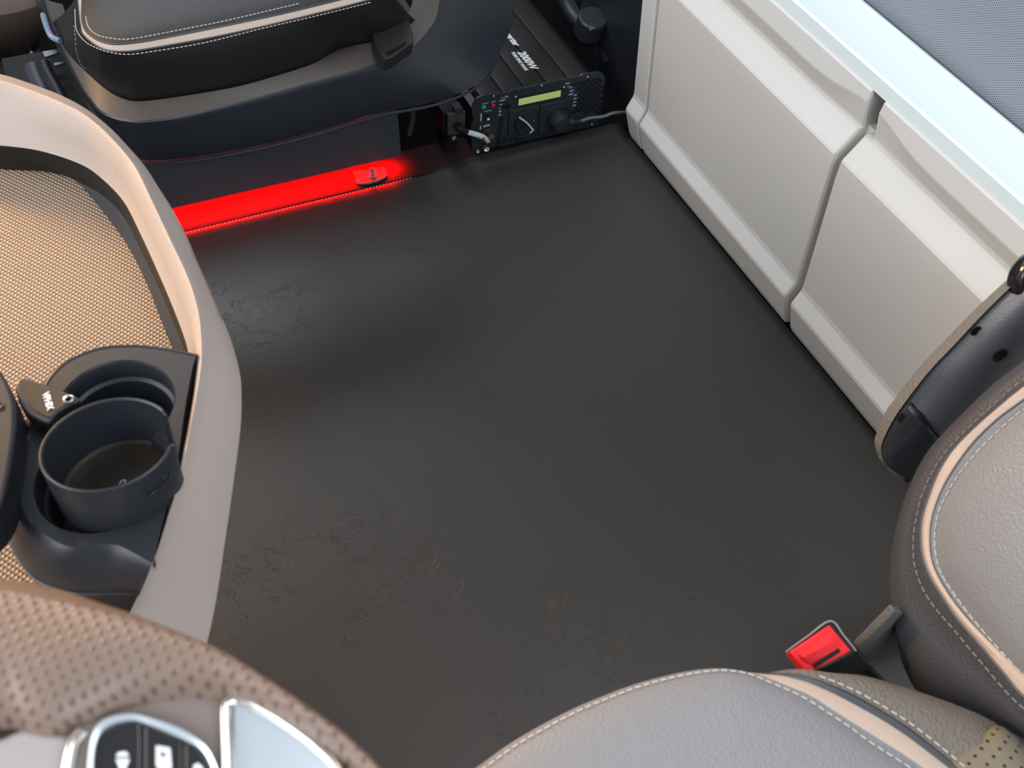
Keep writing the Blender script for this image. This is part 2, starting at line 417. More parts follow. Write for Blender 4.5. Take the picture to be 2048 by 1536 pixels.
def inset(P, d, dz):
    out = []
    for i, p in enumerate(P):
        t_ = (P[min(i+1, len(P)-1)]-P[max(i-1, 0)]).normalized(); nr = Vector((t_.y, -t_.x, 0))  # right of travel
        q = p+nr*d; q.z += dz; out.append(q)
    return out
side_low = inset(SI, .014, -.016); side_low2 = inset(SI, .050, -.05)
mid = [a.lerp(b, .5)+Vector((.0015, .001, .003)) for a, b in zip(K0, SI)]
rows = [side_low, inset(SI, .004, -.006), SI, mid, [a.lerp(b, .12)-Vector((0, 0, .0005)) for a, b in zip(K0, SI)], K0, KM, K1,
        [a.lerp(b, .5)-Vector((0, 0, .0015)) for a, b in zip(K1, IN)], IN, [p+Vector((0, 0, -.002)) for p in inset(IN, .0015, 0)]]
o = link_mesh('rim', rows_bm(rows), rimm, dash, angle=50); o['label'] = 'beige raised rim'
INb = [p+Vector((0, 0, -.002)) for p in inset(IN, .0015, 0)]
o = link_mesh('tray_wall', rows_bm([INb, [a.lerp(b, .35)+Vector((0, 0, -.014)) for a, b in zip(INb, WB)], [p+Vector((0, 0, 0)) for p in WB], [p+Vector((0, 0, -.006)) for p in WB]]), groove, dash)
# lower body down to the floor
fl = [Vector((p.x-.03, p.y, 0)) for p in side_low2]
o = link_mesh('lower_body', rows_bm([[Vector((p.x, p.y, 0.0)) for p in inset(SI, .26, 0)], [Vector((p.x, p.y, .25)) for p in inset(SI, .14, 0)], side_low2, side_low]), satin, dash)
# tray liner
bm = bmesh.new(); vs = [bm.verts.new(p) for p in inset(WB, -.001, 0)]
vs += [bm.verts.new((-.6, WB[-1].y, .490)), bm.verts.new((-.6, WB[0].y+.05, .490))]
f = bm.faces.new(vs); bmesh.ops.recalc_face_normals(bm, faces=bm.faces)
if f.normal.z < 0: f.normal_flip()
o = link_mesh('tray_liner', bm, tray_mt, dash, smooth=False); o['label'] = 'tan nubbed rubber liner'; sol(o, .004)
# far outer dash side continuing under the rim at the passenger side
box('front_body', (-.72, .62, .25), (.30, 1.5, .48), satin, dash, smooth=False)

# ---- cup holder module (black moulded)
cm = thing('cup_holder_module', 'black moulded double cup holder clipped inside the beige dashboard rim', 'cup holder', (-.05, .43, .51))
ZT = .560
outer = [(393, 711), (355, 703), (320, 697), (273, 692), (219, 694), (176, 704), (129, 727), (98, 760), (80, 800), (66, 843), (51, 890), (40, 930), (36, 970), (44, 1010), (60, 1045), (98, 1074), (129, 1091), (160, 1095), (188, 1091), (230, 1089), (266, 1105), (309, 1130)]
right = [(309, 1130), (312, 1100), (324, 1050), (338, 992), (349, 955), (358, 900), (368, 828), (378, 770), (390, 712)]
OUT = resample(Zs(outer, ZT), 60)
RGT = resample(Zs(right, ZT), 20)
loop = OUT + RGT[1:-1]
def in_poly(p, poly):
    c = False; j = len(poly)-1
    for i in range(len(poly)):
        a, b = poly[i], poly[j]
        if (a.y > p.y) != (b.y > p.y) and p.x < (b.x-a.x)*(p.y-a.y)/(b.y-a.y)+a.x: c = not c
        j = i
    return c
H1c = Z((233, 806), ZT); H1r = (Z((350, 800), ZT)-Z((114, 806), ZT)).length/2
H2c = Z((205, 955), ZT); H2r = .0405
def circ(c, r, n=48, dz=0): return [Vector((c.x+r*math.cos(2*math.pi*k/n), c.y+r*math.sin(2*math.pi*k/n), c.z+dz)) for k in range(n)]
bm = bmesh.new()
def edgeloop(pts):
    v = [bm.verts.new(p) for p in pts]; return [bm.edges.new((v[i], v[(i+1) % len(v)])) for i in range(len(v))]
# merged opening outline: union of the two wells (figure of eight)
pts1 = [p for p in circ(H1c, H1r, 96) if (p-H2c).length > H2r]
pts2 = [p for p in circ(H2c, H2r, 96) if (p-H1c).length > H1r]
cen = (H1c+H2c)/2
allp = pts1+pts2
def ordr(ps, c):  # rotate so that the list is contiguous
    k = max(range(len(ps)), key=lambda i: (ps[i]-ps[i-1]).length); return ps[k:]+ps[:k]
hole = ordr(pts1, H1c)+ordr(pts2, H2c)
E1 = edgeloop(loop); E2 = edgeloop(hole)
bmesh.ops.triangle_fill(bm, edges=E1+E2, use_beauty=True)
for f in bm.faces:
    if f.normal.z < 0: f.normal_flip()
top = link_mesh('top_plate', bm, dark_plastic, cm, smooth=False)
# outer skirt
def grow(P, d, dz):
    c = sum((p for p in loop), Vector())/len(loop); out = []
    for i, p in enumerate(P):
        t_ = (P[min(i+1, len(P)-1)]-P[max(i-1, 0)]).normalized(); nr = Vector((t_.y, -t_.x, 0))
        if nr.dot(p-c) < 0: nr = -nr
        q = p+nr*d; q.z += dz; out.append(q)
    return out
LOWT = [(395, 745), (330, 722), (273, 716), (219, 718), (176, 728), (125, 755), (90, 790), (66, 830), (50, 880), (36, 930), (24, 980), (19, 1031), (24, 1089), (47, 1132), (78, 1163), (141, 1185), (200, 1187), (250, 1186), (294, 1184)]
LOW = resample(Zs(LOWT, ZT-.034), 60)
def lf(t_, b_, dz=0):  # bulging skirt between the top outline and the lower lip
    return [a.lerp(b, t_)+(q-a)*b_+Vector((0, 0, dz)) for a, b, q in zip(OUT, LOW, grow(OUT, 1, 0))]
sk = [OUT, lf(.05, .0012, .0002), lf(.14, .0026), lf(.35, .0042), lf(.7, .0036), LOW, [p+Vector((0, 0, -.034)) for p in grow(LOW, -.001, 0)]]
_old = [OUT, grow(OUT, .0018, -.0008), grow(OUT, .0034, -.0035), grow(OUT, .0045, -.012), grow(OUT, .0055, -.028), grow(OUT, .004, -.034), grow(OUT, .004, -.052)]
link_mesh('outer_skirt', rows_bm(sk), satin, cm)
loft('skirt_lip', [[p+Vector((0, 0, .0008)) for p in LOW], grow(LOW, .0012, 0), [p+Vector((0, 0, -.0008)) for p in LOW]], dark_plastic, cm, n=60)
link_mesh('clip_edge', rows_bm([RGT, [p+Vector((0, 0, -.068)) for p in RGT]]), black, cm)
for k, (c, r) in enumerate(((H1c, H1r), (H2c, H2r))):
    a = circ(c, r, 64, 0)
    nm = 'rear_well' if k == 0 else 'front_well'
    rr = [circ(c, r, 64, -.0005), circ(c, r-.0012, 64, -.002), circ(c, r-.0015, 64, -.016), circ(c, r-.004, 64, -.0175), circ(c, r-.005, 64, -.046), circ(c, .002, 64, -.048)]
    b_ = rows_bm(rr, close_u=True)
    other = (H2c, H2r) if k == 0 else (H1c, H1r)
    dl = [v for v in b_.verts if (Vector((v.co.x, v.co.y, ZT))-other[0]).length < other[1]-.002 and v.co.z > ZT-.04]
    bmesh.ops.delete(b_, geom=dl, context='VERTS')
    link_mesh(nm, b_, satin if k == 0 else dark_plastic, cm)
# warm rolled border of the module
tube('rolled_edge', [p+Vector((0, 0, -.001)) for p in OUT[:34]], .0016, satin, cm, seg=8, n=80)

# ---- round drink ring with a slot
ring = thing('drink_cup_insert', 'round open black plastic cup with a notched side sitting in the front well', 'cup', (-.05, .44, .54))
RZ = .590; Rc = Z((215, 884), RZ); Rr = .0390
tilt = Vector((.01, .13, 1)).normalized()
a_, b_, n_ = frame_of(tilt)
def ang(px):
    p = Z(px, RZ)-Rc; return math.atan2(p.dot(b_), p.dot(a_))
g1, g2 = ang((318, 822)), ang((346, 888))
lo, hi = sorted((g1, g2))
if hi-lo > math.pi: lo, hi = hi, lo+2*math.pi
bm = bmesh.new(); seg = 120
sp = [hi + (lo+2*math.pi-hi)*k/seg for k in range(seg+1)]
hcup = .041
prof_ = [(Rr-.0035, -hcup+.002), (Rr-.0022, -.004), (Rr-.0018, -.0008), (Rr-.0008, 0), (Rr+.0003, -.0006), (Rr+.0006, -.002), (Rr-.0005, -hcup)]
def cutdepth(th):  # rim dips next to the notch
    d = min(abs(th-hi), abs(lo+2*math.pi-th)); return .003*math.exp(-(d/.03)**2)
rws = [[Rc+n_*(h-(cutdepth(th) if h > -.01 else 0))+(a_*math.cos(th)+b_*math.sin(th))*r for th in sp] for r, h in prof_]
b1 = rows_bm(rws)
# close slot ends
link_mesh('cup_wall', b1, satin, ring)
sp2 = [lo+(hi-lo)*k/16 for k in range(17)]
rws = [[Rc+n_*h+(a_*math.cos(th)+b_*math.sin(th))*r for th in sp2] for r, h in ((Rr-.0035, -hcup+.002), (Rr-.003, -.037), (Rr-.0015, -.0365), (Rr-.0005, -hcup))]
link_mesh('notch_sill', rows_bm(rws), satin, ring)
cup_floor = M('brown_black_rubber', (.020, .015, .010), .5, .4, bump=('grain', 300, .1))
revolve('cup_floor', Rc, tilt, [(Rr-.0030, -hcup+.006), (Rr-.0045, -hcup+.0045), (Rr-.006, -hcup+.0040), (.018, -hcup+.0038), (.017, -hcup+.0042), (.0005, -hcup+.0042)], cup_floor, ring)
for th in (lo, hi):
    d = a_*math.cos(th)+b_*math.sin(th)
    tube('notch_edge', [Rc+n_*(-.003)+d*(Rr-.001), Rc+n_*(-.018)+d*(Rr-.0012), Rc+n_*(-.036)+d*(Rr-.0015)], .0013, satin, ring, seg=8)
fc = Rc+n_*(-hcup+.0050)
tube('floor_scratch', [fc+a_*-.002+b_*-.001, fc+a_*.0003+b_*.0013, fc+a_*.002+b_*.0002, fc+a_*.001-b_*.0012], .0003, cream_print, ring, seg=5)
# embossed lettering on the cup wall
def cup_pt(px, lift=.0008):
    d = ray(*px); best = None
    q = CAM-Rc; dn = d-n_*d.dot(n_); qn = q-n_*q.dot(n_)
    A = dn.dot(dn); B = 2*dn.dot(qn); C_ = qn.dot(qn)-(Rr+lift)**2
    D = B*B-4*A*C_
    if D < 0: D = 0
    return CAM+d*((-B-math.sqrt(D))/(2*A))
bm = bmesh.new()
for st in ([(289, 983), (300, 978), (308, 973)], [(289, 983), (293, 989), (300, 990), (307, 985), (316, 977)], [(298, 986), (304, 984), (306, 979)],
           [(314, 979), (318, 968), (322, 960)], [(318, 978), (323, 974), (329, 968)], [(325, 970), (328, 963), (326, 957), (332, 951)], [(329, 969), (336, 960), (340, 950), (341, 940)], [(338, 947), (339, 943)]):
    tube_bm([cup_pt(p) for p in st], .0005, 5, 10, bm)
link_mesh('embossed_lettering', bm, dark_plastic, ring)

# ---- flat arm of a device mount
armt = thing('mount_arm', 'flat black mounting arm with white VPHIX lettering beside the open cup', 'mount', (-.1, .5, .555))
AZ = .574
ao = [(162, 800), (150, 791), (130, 783), (93, 769), (65, 760), (47, 755), (36, 759), (30, 768), (32, 785), (38, 806), (50, 824), (66, 836), (92, 845), (98, 846), (112, 828), (135, 812)]
poly = resample(Zs(ao, AZ), 44)
prism('arm_plate', poly, (0, 0, -.010), satin, armt, bw=.0015)
ip = [(152, 797), (120, 785), (90, 775), (66, 768), (52, 766), (49, 772), (52, 790), (60, 808), (72, 822), (88, 830), (99, 834), (112, 822), (134, 806)]
brownish = M('dark_brown_plastic', (.032, .026, .021), .5, .4)
prism('arm_inlay', resample(Zs(ip, AZ+.0006), 40), (0, 0, -.001), brownish, armt)
xd = Z((100, 819), AZ)-Z((90, 786), AZ); yd = Z((92, 800), AZ)-Z((84, 803), AZ)
text('lettering', 'VPHIX', Z((84, 787), AZ+.0009), xd, yd, .0044, white_print, armt, sx=.92, bold=.03)
revolve('screw', Z((138, 800), AZ), (0, 0, 1), [(.0036, 0), (.0034, .0012), (.0022, .0016), (.0018, .0006), (.0002, .0006)], steel, armt, seg=24)
# device housing at the frame edge
dv = [(-90, 700), (-40, 712), (-6, 735), (8, 752), (20, 775), (29, 805), (31, 840), (28, 880), (17, 950), (0, 1012), (-40, 1060), (-90, 1080)]
dev = thing('device_holder', 'dark grey rounded device holder at the left edge over the tan tray', 'holder', (-.15, .5, .51))
prism('housing', resample(Zs(dv, .585), 40), (0, 0, -.03), dark_plastic, dev, bw=.003)
revolve('button_hole', Z((-2, 812), .5855), (0, 0, 1), [(.0028, .0002), (.0026, .0004), (.0004, .0001)], black, dev, seg=20)
prism('foot', [Z((-60, 800), .555), Z((0, 800), .555), Z((0, 900), .555), Z((-60, 900), .555)], (0, 0, -.045), dark_plastic, dev)

# ================================================================== PASSENGER SEAT
ps = thing('passenger_seat', 'black leather passenger seat with beige piping at the top of the picture', 'seat', (.35, 1.5, 0))
crease = [(85, 0), (100, 45), (115, 82), (137, 128), (166, 181), (182, 203), (195, 220), (215, 233), (244, 242), (273, 245), (292, 245), (356, 237), (432, 220), (520, 197), (603, 174), (705, 146), (768, 127), (806, 112), (837, 89), (857, 66), (872, 45), (880, 15), (884, -30), (880, -90)]
lower = [(70, 0), (90, 45), (112, 90), (140, 143), (162, 183), (182, 214), (205, 252), (232, 290), (258, 315), (292, 320), (330, 320), (400, 313), (520, 291), (629, 264), (756, 226), (857, 207), (914, 189), (957, 167), (979, 146), (990, 122), (1005, 84), (1020, 51), (1030, -10), (1030, -60)]
cb = [(92, 0), (105, 45), (121, 83), (140, 112), (168, 140), (195, 165), (225, 188), (254, 200), (273, 203), (320, 199), (400, 187), (476, 173), (552, 152), (628, 127), (679, 99), (743, 84), (790, 70), (830, 40), (850, 0), (855, -40)]
n = 90
CR = resample(Zs(crease, .28), n); LO = resample(Zs(lower, .198), n); CB = resample(Zs(cb, .292), n)
def inw(P, d, dz):
    c = Vector((.33, 1.55, 0)); out = []
    for i, p in enumerate(P):
        t_ = (P[min(i+1, len(P)-1)]-P[max(i-1, 0)]).normalized(); nr = Vector((t_.y, -t_.x, 0))
        if nr.dot(c-p) < 0: nr = -nr
        q = p+nr*d; q.z += dz; out.append(q)
    return out
rows = [inw(LO, .02, -.004), inw(LO, .003, -.003), LO, [a.lerp(b, .5)+Vector((0, -.004, 0)) for a, b in zip(LO, CR)], [a.lerp(b, .93)+Vector((0, -.001, 0)) for a, b in zip(LO, CR)], CR, inw(CR, .002, .0022)]
link_mesh('seat_shell', rows_bm(rows), satin, ps, angle=50)
ledge_mt = M('lit_shell_top', (.095, .083, .075), .42, .5, bump=('grain', 1200, .1))  # top of the dark shell, coloured lighter as if lit from above
o = link_mesh('shell_ledge', rows_bm([inw(CR, .002, .0022), [a.lerp(b, .5)+Vector((0, 0, .001)) for a, b in zip(CR, CB)], CB, inw(CB, .02, -.01)]), ledge_mt, ps); o['label'] = 'shell ledge coloured grey brown as if lit from above'
tube('lower_trim_line', [p+Vector((0, 0, -.006)) for p in inw(LO, .001, 0)[20:]], .0022, satin, ps, seg=8, n=90)
Pout = [(155, -10), (160, 35), (163, 55), (167, 69), (188, 88), (211, 99), (241, 103), (279, 100), (356, 87), (432, 73), (520, 54), (600, 35), (700, 10), (780, -12)]
Pin = [(165, -10), (164, 35), (168, 55), (178, 69), (203, 84), (234, 89), (279, 85), (330, 76), (406, 61), (465, 49), (560, 29), (660, 5), (760, -20)]
PO = resample(Zs(Pout, .372), n); PI = resample(Zs(Pin, .378), n)
# side wall of the cushion: from the ledge up to the piping
base = resample(Zs(cb[1:18], .290), n)
s0 = 0
side_rows = [inw(base, .004, -.004), base, [a.lerp(b, .35)+Vector((0, -.006, 0)) for a, b in zip(base, PO)], [a.lerp(b, .75)+Vector((0, -.005, 0)) for a, b in zip(base, PO)], [a.lerp(b, .95)+Vector((0, -.0015, .001)) for a, b in zip(base, PO)], PO]
k = 24
o = link_mesh('cushion_side', rows_bm([r[k-1:] for r in side_rows]), leather_dark, ps)
o = link_mesh('perforated_corner', rows_bm([r[:k] for r in side_rows]), perf_dark, ps); o['label'] = 'perforated leather front corner'
o = link_mesh('beige_piping', rows_bm([inw(PO, -.0002, 0), [a.lerp(b, .5)+Vector((0, 0, .002)) for a, b in zip(PO, PI)], PI]), piping, ps); o['label'] = 'beige leather band'
def toc(P, f, dz): c = Vector((.36, 1.50, .385)); return [p.lerp(c, f)+Vector((0, 0, dz)) for p in P]
top_rows = [PI, toc(PI, .02, .003), toc(PI, .07, .007), toc(PI, .2, .010), toc(PI, .5, .012), toc(PI, .97, .012)]
link_mesh('cushion_top', rows_bm(top_rows), leather_darkb, ps)
tube('welt', [p+Vector((0, 0, .0005)) for p in PI], .0012, welt, ps, seg=6, n=120)
tube('welt', [p+Vector((0, -.0005, 0)) for p in PO], .0012, welt, ps, seg=6, n=120)
st1 = [(150, 20), (153, 60), (170, 84), (193, 97), (216, 105), (254, 110), (305, 104), (406, 87), (520, 59), (640, 31), (740, 6)]
stitches('outer_stitching', [p+Vector((0, -.003, .002)) for p in Zs(st1, .366)], thread, ps, lift=Vector((0, -.004, .003)))
st2 = [(172, 35), (177, 55), (193, 70), (216, 77), (254, 80), (305, 72), (381, 57), (460, 41), (600, 8)]
stitches('inner_stitching', Zs(st2, .3885), thread, ps)
stitches('corner_stitching', [Z(p, z)+Vector((0, -.004, 0)) for p, z in (((148, 50), .366), ((150, 75), .36), ((152, 100), .345), ((160, 125), .318), ((172, 139), .30))], thread_dim, ps, step=.006)
# belt buckle stalk on the ledge
bb = [(738, 40), (742, 60), (752, 92), (762, 108), (772, 118), (788, 113), (808, 96), (828, 84), (826, 66), (818, 40)]
B = thing('seat_belt_buckle', 'black belt buckle stalk at the rear corner of the passenger seat', 'belt buckle', Z((775, 90), .30))
prism('stalk', Zs(bb, .31), (0, .01, -.025), leather_darkb, B, bw=.002)
prism('slot', Zs([(771, 104), (778, 108), (806, 92), (812, 84), (808, 84), (790, 97)], .3115), (0, 0, -.002), black, B)
# plinth
pl = [(.06, .026), (.462, .026), (.458, .118), (.06, .118)]
o = prism('plinth_cover', [Vector((x, 1.312, z)) for x, z in pl], (0, .02, 0), M('slate_plinth_plastic', (.042, .051, .062), .45, .5, bump=('grain', 1100, .2)), ps, bw=.002)
box('plinth', (.26, 1.55, .09), (.40, .40, .17), black, ps, smooth=False)
tube('gas_strut', [(.485, 1.33, .125), (.487, 1.325, .09), (.478, 1.32, .06)], .006, dark_plastic, ps)
box('seat_pan', (.30, 1.60, .20), (.40, .42, .09), black, ps, smooth=False)
# red footwell light under the plinth
led = thing('footwell_light', 'red light strip under the passenger seat plinth along the mat edge', 'light', (.25, 1.33, .02))
def emis(name, col, st):
    mt = bpy.data.materials.new(name); mt.use_nodes = True; b = mt.node_tree.nodes['Principled BSDF']
    b.inputs['Base Color'].default_value = (.2, 0, 0, 1); b.inputs['Emission Color'].default_value = tuple(col)+(1,); b.inputs['Emission Strength'].default_value = st
    return mt
box('light_strip', (.255, 1.336, .022), (.42, .006, .004), emis('red_glow', (1, 0, 0), 12), led, smooth=False)
l = area('footwell_lamp', (.235, 1.322, .0215), (.235, 1.3215, 0), .43, .008, 5.5, (1, 0, 0)); l.data.spread = rad(135); l.rotation_euler = (0, 0, 0)
guide = M('pale_carpet_edge', (.035, .02, .02), .9, .1, bump=('grain', 1200, .4))
pale = tag(prism('sill_strip', [Vector((.0, 1.287, -.005)), Vector((.62, 1.292, -.005)), Vector((.62, 1.36, -.005)), Vector((.0, 1.36, -.005))], (0, 0, .003), guide), 'carpet sill strip glowing red under the passenger seat plinth', 'trim strip')
rf = thing('seat_rail_foot', 'bolted metal seat rail foot in the red light beside the mat edge', 'bracket', (.41, 1.31, 0))
fo = [(703, 340), (708, 350), (712, 364), (722, 367), (745, 364), (765, 357), (775, 349), (773, 340), (768, 333), (750, 334), (725, 340)]
prism('foot_plate', resample(Zs(fo, .003), 30), (0, 0, -.004), M('zinc_plate', (.12, .11, .11), .35, .6), rf, bw=.001)
bp = Z((744, 350), .004)
revolve('washer', bp, (0, 0, 1), [(.0001, .003), (.009, .003), (.0095, .0015), (.0095, -.002)], M('zinc_bolt', (.2, .18, .18), .3, .6), rf, seg=28)
revolve('bolt', bp, (0, 0, 1), [(.0001, .013), (.0045, .013), (.005, .012), (.005, .006), (.0062, .005), (.0062, .002)], M('zinc_nut', (.2, .18, .18), .3, .6), rf, seg=6, angle=25)

# ================================================================== PASSENGER FOOTWELL, TOP LEFT
fwp = thing('door_pocket', 'brown leather door pocket blurred in the top left corner', 'door panel', (-.1, 2.0, 0))
brown = M('brown_leather', (.10, .072, .062), .4, .5, bump=('leather', 600, .2))
r1 = [(-60, -60), (20, -50), (70, -20), (95, 20), (92, 50)]
loft('pocket_shell', [[Yp(p, 1.9) for p in [(-80, -120), (0, -110), (60, -90), (92, -60), (100, -20)]],
                      [Yp(p, 1.80) for p in [(-80, 40), (0, 30), (50, 20), (80, 5), (95, -20)]],
                      [Yp(p, 1.80) for p in [(-80, 125), (0, 117), (45, 105), (75, 90), (86, 60)]]], brown, fwp, n=24, solid=.01)
loft('lower_panel', [[Yp(p, 1.83) for p in [(-80, 122), (0, 112), (45, 100), (85, 85)]], [Yp(p, 1.80) for p in [(-80, 175), (0, 168), (45, 160), (78, 150)]]], M('dark_brown_panel', (.035, .025, .020), .55, .4), fwp, n=16, solid=.01)
bm = bmesh.new()
for p in ((36, 122), (40, 116), (46, 120), (52, 114), (58, 117), (63, 105)):
    c = Yp(p, 1.79); revolve_bm(c, -ray(*p), [(.0001, .002), (.0025, .0012), (.003, 0)], 10, bm)
link_mesh('rivets', bm, thread_dim, fwp)
rl = thing('seat_adjuster', 'black seat adjuster levers with bright metal brackets left of the passenger seat', 'lever', (-.0, 1.35, .1))
box('base_housing', (-.03, 1.50, .07), (.12, .24, .14), black, rl, smooth=False)
tube('lever', [Z((88, 130), .18), Z((96, 150), .18), Z((112, 178), .18), Z((126, 204), .18)], .010, dark_plastic, rl)
tube('lever', [Z((66, 138), .17), Z((74, 160), .17), Z((88, 190), .17)], .013, M('slate_plastic', (.05, .05, .065), .4, .5), rl)
tube('release_bar', [Z((102, 140), .185), Z((110, 168), .185), Z((118, 192), .185), (Z((127, 206), .185))], .0022, steel, rl)
prism('bracket', Zs([(85, 103), (121, 97), (124, 103), (90, 114)], .17), (0, 0, -.003), steel, rl)
prism('bracket', Zs([(107, 126), (131, 122), (133, 125), (110, 131)], .17), (0, 0, -.003), steel, rl)
tube('shell_glint_edge', [Z((86, 30), .30), Z((95, 58), .30), Z((104, 74), .30), Z((120, 82), .30)], .004, M('blue_glint_paint', (.18, .25, .36), .3, .5), rl, seg=8)  # blue glint on the shell edge, painted as a pale blue tube

# ================================================================== POWER INVERTER
IY = 1.315
iv = thing('power_inverter', 'black power inverter marked 2000W standing on the floor beside the passenger seat', 'inverter', (.71, 1.45, 0))
def zf(x, y): return (930+x*.15625, 130+y*.15625)   # detail of the face
def FP(x, y, dy=0): return Yp(zf(x, y), IY-dy)
face = [(90, 1130), (88, 900), (84, 760), (112, 715), (112, 680), (88, 650), (98, 520), (150, 430), (240, 385), (450, 350), (462, 362), (580, 342), (605, 318), (960, 252), (1130, 205), (1480, 142), (1510, 118), (1700, 90), (1768, 108), (1800, 165), (1790, 250), (1765, 310), (1770, 390), (1745, 600), (1712, 770)]
prism('face_plate', [FP(*p) for p in face], (0, .004, 0), inv_face, iv, bw=.0008)
xl, xr = FP(100, 600).x+.004, FP(1740, 400).x-.004
ht = .094
rows = []
pf = [(xl, 0.0), (xl, ht-.016), (xl+.012, ht-.012)]
nr_ = 5
for k in range(nr_):
    a = xl+.016+(xr-xl-.032)*k/nr_; b = xl+.016+(xr-xl-.032)*(k+1)/nr_
    pf += [(a, ht-.004), (a+.002, ht-.001), (a+.005, ht), (b-.004, ht), (b-.001, ht-.003)]
pf += [(xr-.012, ht-.012), (xr, ht-.016), (xr, 0.0)]
link_mesh('housing', rows_bm([[Vector((x, y, z)) for y in (IY+.004, 1.5, 1.72)] for x, z in pf]), inv_body, iv, angle=20)
# LCD
prism('lcd_screen', [FP(*p, .0012) for p in ((685, 520), (690, 440), (1228, 325), (1222, 405))], (0, .001, 0), lcd_mt, iv)
prism('lcd_bezel', [FP(*p, .0006) for p in ((655, 545), (672, 418), (1250, 300), (1240, 425))], (0, .0006, 0), gloss_black, iv)
# sockets
def socket(cx, cy, quad):
    s = prism('socket', [FP(*p, .004) for p in quad], (0, .004, 0), inv_face, iv, bw=.0008)
    c = FP(cx, cy, .0045)
    q = revolve('socket_ring', c, (0, -1, 0), [(.0265, 0), (.0262, .0012), (.0245, .0016), (.0235, .0004), (.0225, -.002)], inv_face, s)
    q = revolve('socket_well', c, (0, -1, 0), [(.0226, -.0015), (.0218, -.002), (.021, -.0035), (.0005, -.0036)], gloss_black, s)
    return s, c
s1, c1 = socket(770, 760, ((555, 930), (575, 590), (950, 520), (925, 880)))
s2, c2 = socket(1180, 680, ((945, 880), (975, 515), (1350, 440), (1330, 800)))
# open spring lid in the left socket, its white highlights painted as pale tubes
lidm = M('clear_grey_lid', (.20, .22, .21), .12, .5); lid = prism('socket_lid', [FP(*p, .010) for p in ((690, 660), (770, 690), (875, 830), (830, 880), (700, 900), (640, 800))], (0, .005, 0), gloss_black, s1, bw=.001)
tube('lid_highlight', [FP(695, 670, .012), FP(790, 740, .012), FP(872, 832, .012)], .0014, white_cable, s1, seg=8)
tube('lid_highlight', [FP(872, 835, .012), FP(850, 855, .012), FP(828, 870, .012)], .0009, white_cable, s1, seg=8)
tube('earth_clip', [FP(845, 640, .002), FP(865, 690, .002), FP(885, 715, .004)], .0012, steel, s1, seg=8)
tube('earth_clip', [FP(640, 770, .002), FP(660, 740, .002), FP(700, 680, .004)], .0010, steel, s1, seg=8)
# leds, prints, screws
for (x, y, mt, r) in ((240, 540, green_led, .0042), (360, 520, red_led, .0042)):
    revolve('indicator_light', FP(x, y, .0003), (0, -1, 0), [(r, 0), (r*.9, .0015), (r*.5, .0026), (.0002, .003)], mt, iv, seg=20)
for (x, y) in ((365, 400), (650, 410), (980, 265), (1268, 285), (1572, 155), (1625, 765)):
    revolve('screw', FP(x, y, .0003), (0, -1, 0), [(.0026, 0), (.0024, .001), (.0014, .0018), (.0002, .002)], steel, iv, seg=16)
pgm = M('print_grey', (.42, .48, .50), .6, .2)
def pr_(x0, y0, x1, y1, h):
    bm = bmesh.new(); a = FP(x0, y0, .0004); b = FP(x1, y1, .0004)
    prism_bm([a, b, b+Vector((0, 0, h)), a+Vector((0, 0, h))], (0, .0002, 0), bm); link_mesh('printed_mark', bm, pgm, iv, smooth=False)
for q in ((212, 505, 295, 490, .0011), (335, 480, 395, 468, .0011), (245, 600, 345, 582, .0011), (445, 468, 512, 452, .0022), (460, 425, 560, 412, .0009), (515, 405, 545, 400, .0012),
          (232, 800, 318, 775, .0032), (195, 720, 212, 717, .015), (190, 830, 204, 828, .008), (440, 518, 478, 508, .0016), (435, 560, 455, 556, .0016), (432, 608, 462, 600, .0026), (430, 650, 460, 644, .0026),
          (1285, 250, 1340, 235, .0018), (1310, 285, 1340, 275, .0014), (1340, 300, 1372, 290, .0020), (1338, 345, 1392, 328, .0020), (1328, 392, 1382, 374, .0024), (1392, 395, 1432, 385, .0020), (1388, 440, 1428, 430, .0020), (1382, 485, 1422, 475, .0020), (1378, 528, 1418, 518, .0020)):
    pr_(*q)
box('rocker_switch', FP(295, 650, .002), (.010, .004, .016), gloss_black, iv, bw=.001)
box('switch_dot', FP(298, 692, .0045), (.004, .002, .003), white_print, iv, smooth=False)
box('usb_port', FP(285, 850, .001), (.014, .003, .008), M('brown_port', (.06, .035, .035), .5, .4), iv, smooth=False)
# vents: honeycomb on the right, slots on the left
bm = bmesh.new()
def cell(x, y, w=.0042, h=.0023):
    c = FP(x, y, .0004)
    prism_bm([c+Vector((w*a, 0, h*b)) for a, b in ((-1, 0), (-.45, 1), (.45, 1), (1, 0), (.45, -1), (-.45, -1))], (0, .0003, 0), bm)
for r_ in range(13):
    for c_ in range(7):
        x = 1395+62*c_+(31 if r_ % 2 else 0); y = 250+r_*36-.22*(x-1380)
        if x > 1745 or (x < 1450 and y > 250 and y < 540 and x < 1460) or y < 125 or y > 620: continue
        if 1540 < x < 1610 and y < 190: continue
        cell(x, y)
link_mesh('honeycomb_vent', bm, black, iv, smooth=False)
bm = bmesh.new()
for r_ in range(9):
    cell(465-r_*6, 700+r_*42, .0048, .0024)
for r_ in range(2):
    for c_ in range(4): cell(510+c_*75-r_*10, 935+r_*42-c_*15, .0046, .0022)
for x, y in ((490, 540), (535, 515), (530, 550), (570, 530)): cell(x, y, .004, .0026)
link_mesh('slot_vent', bm, black, iv, smooth=False)
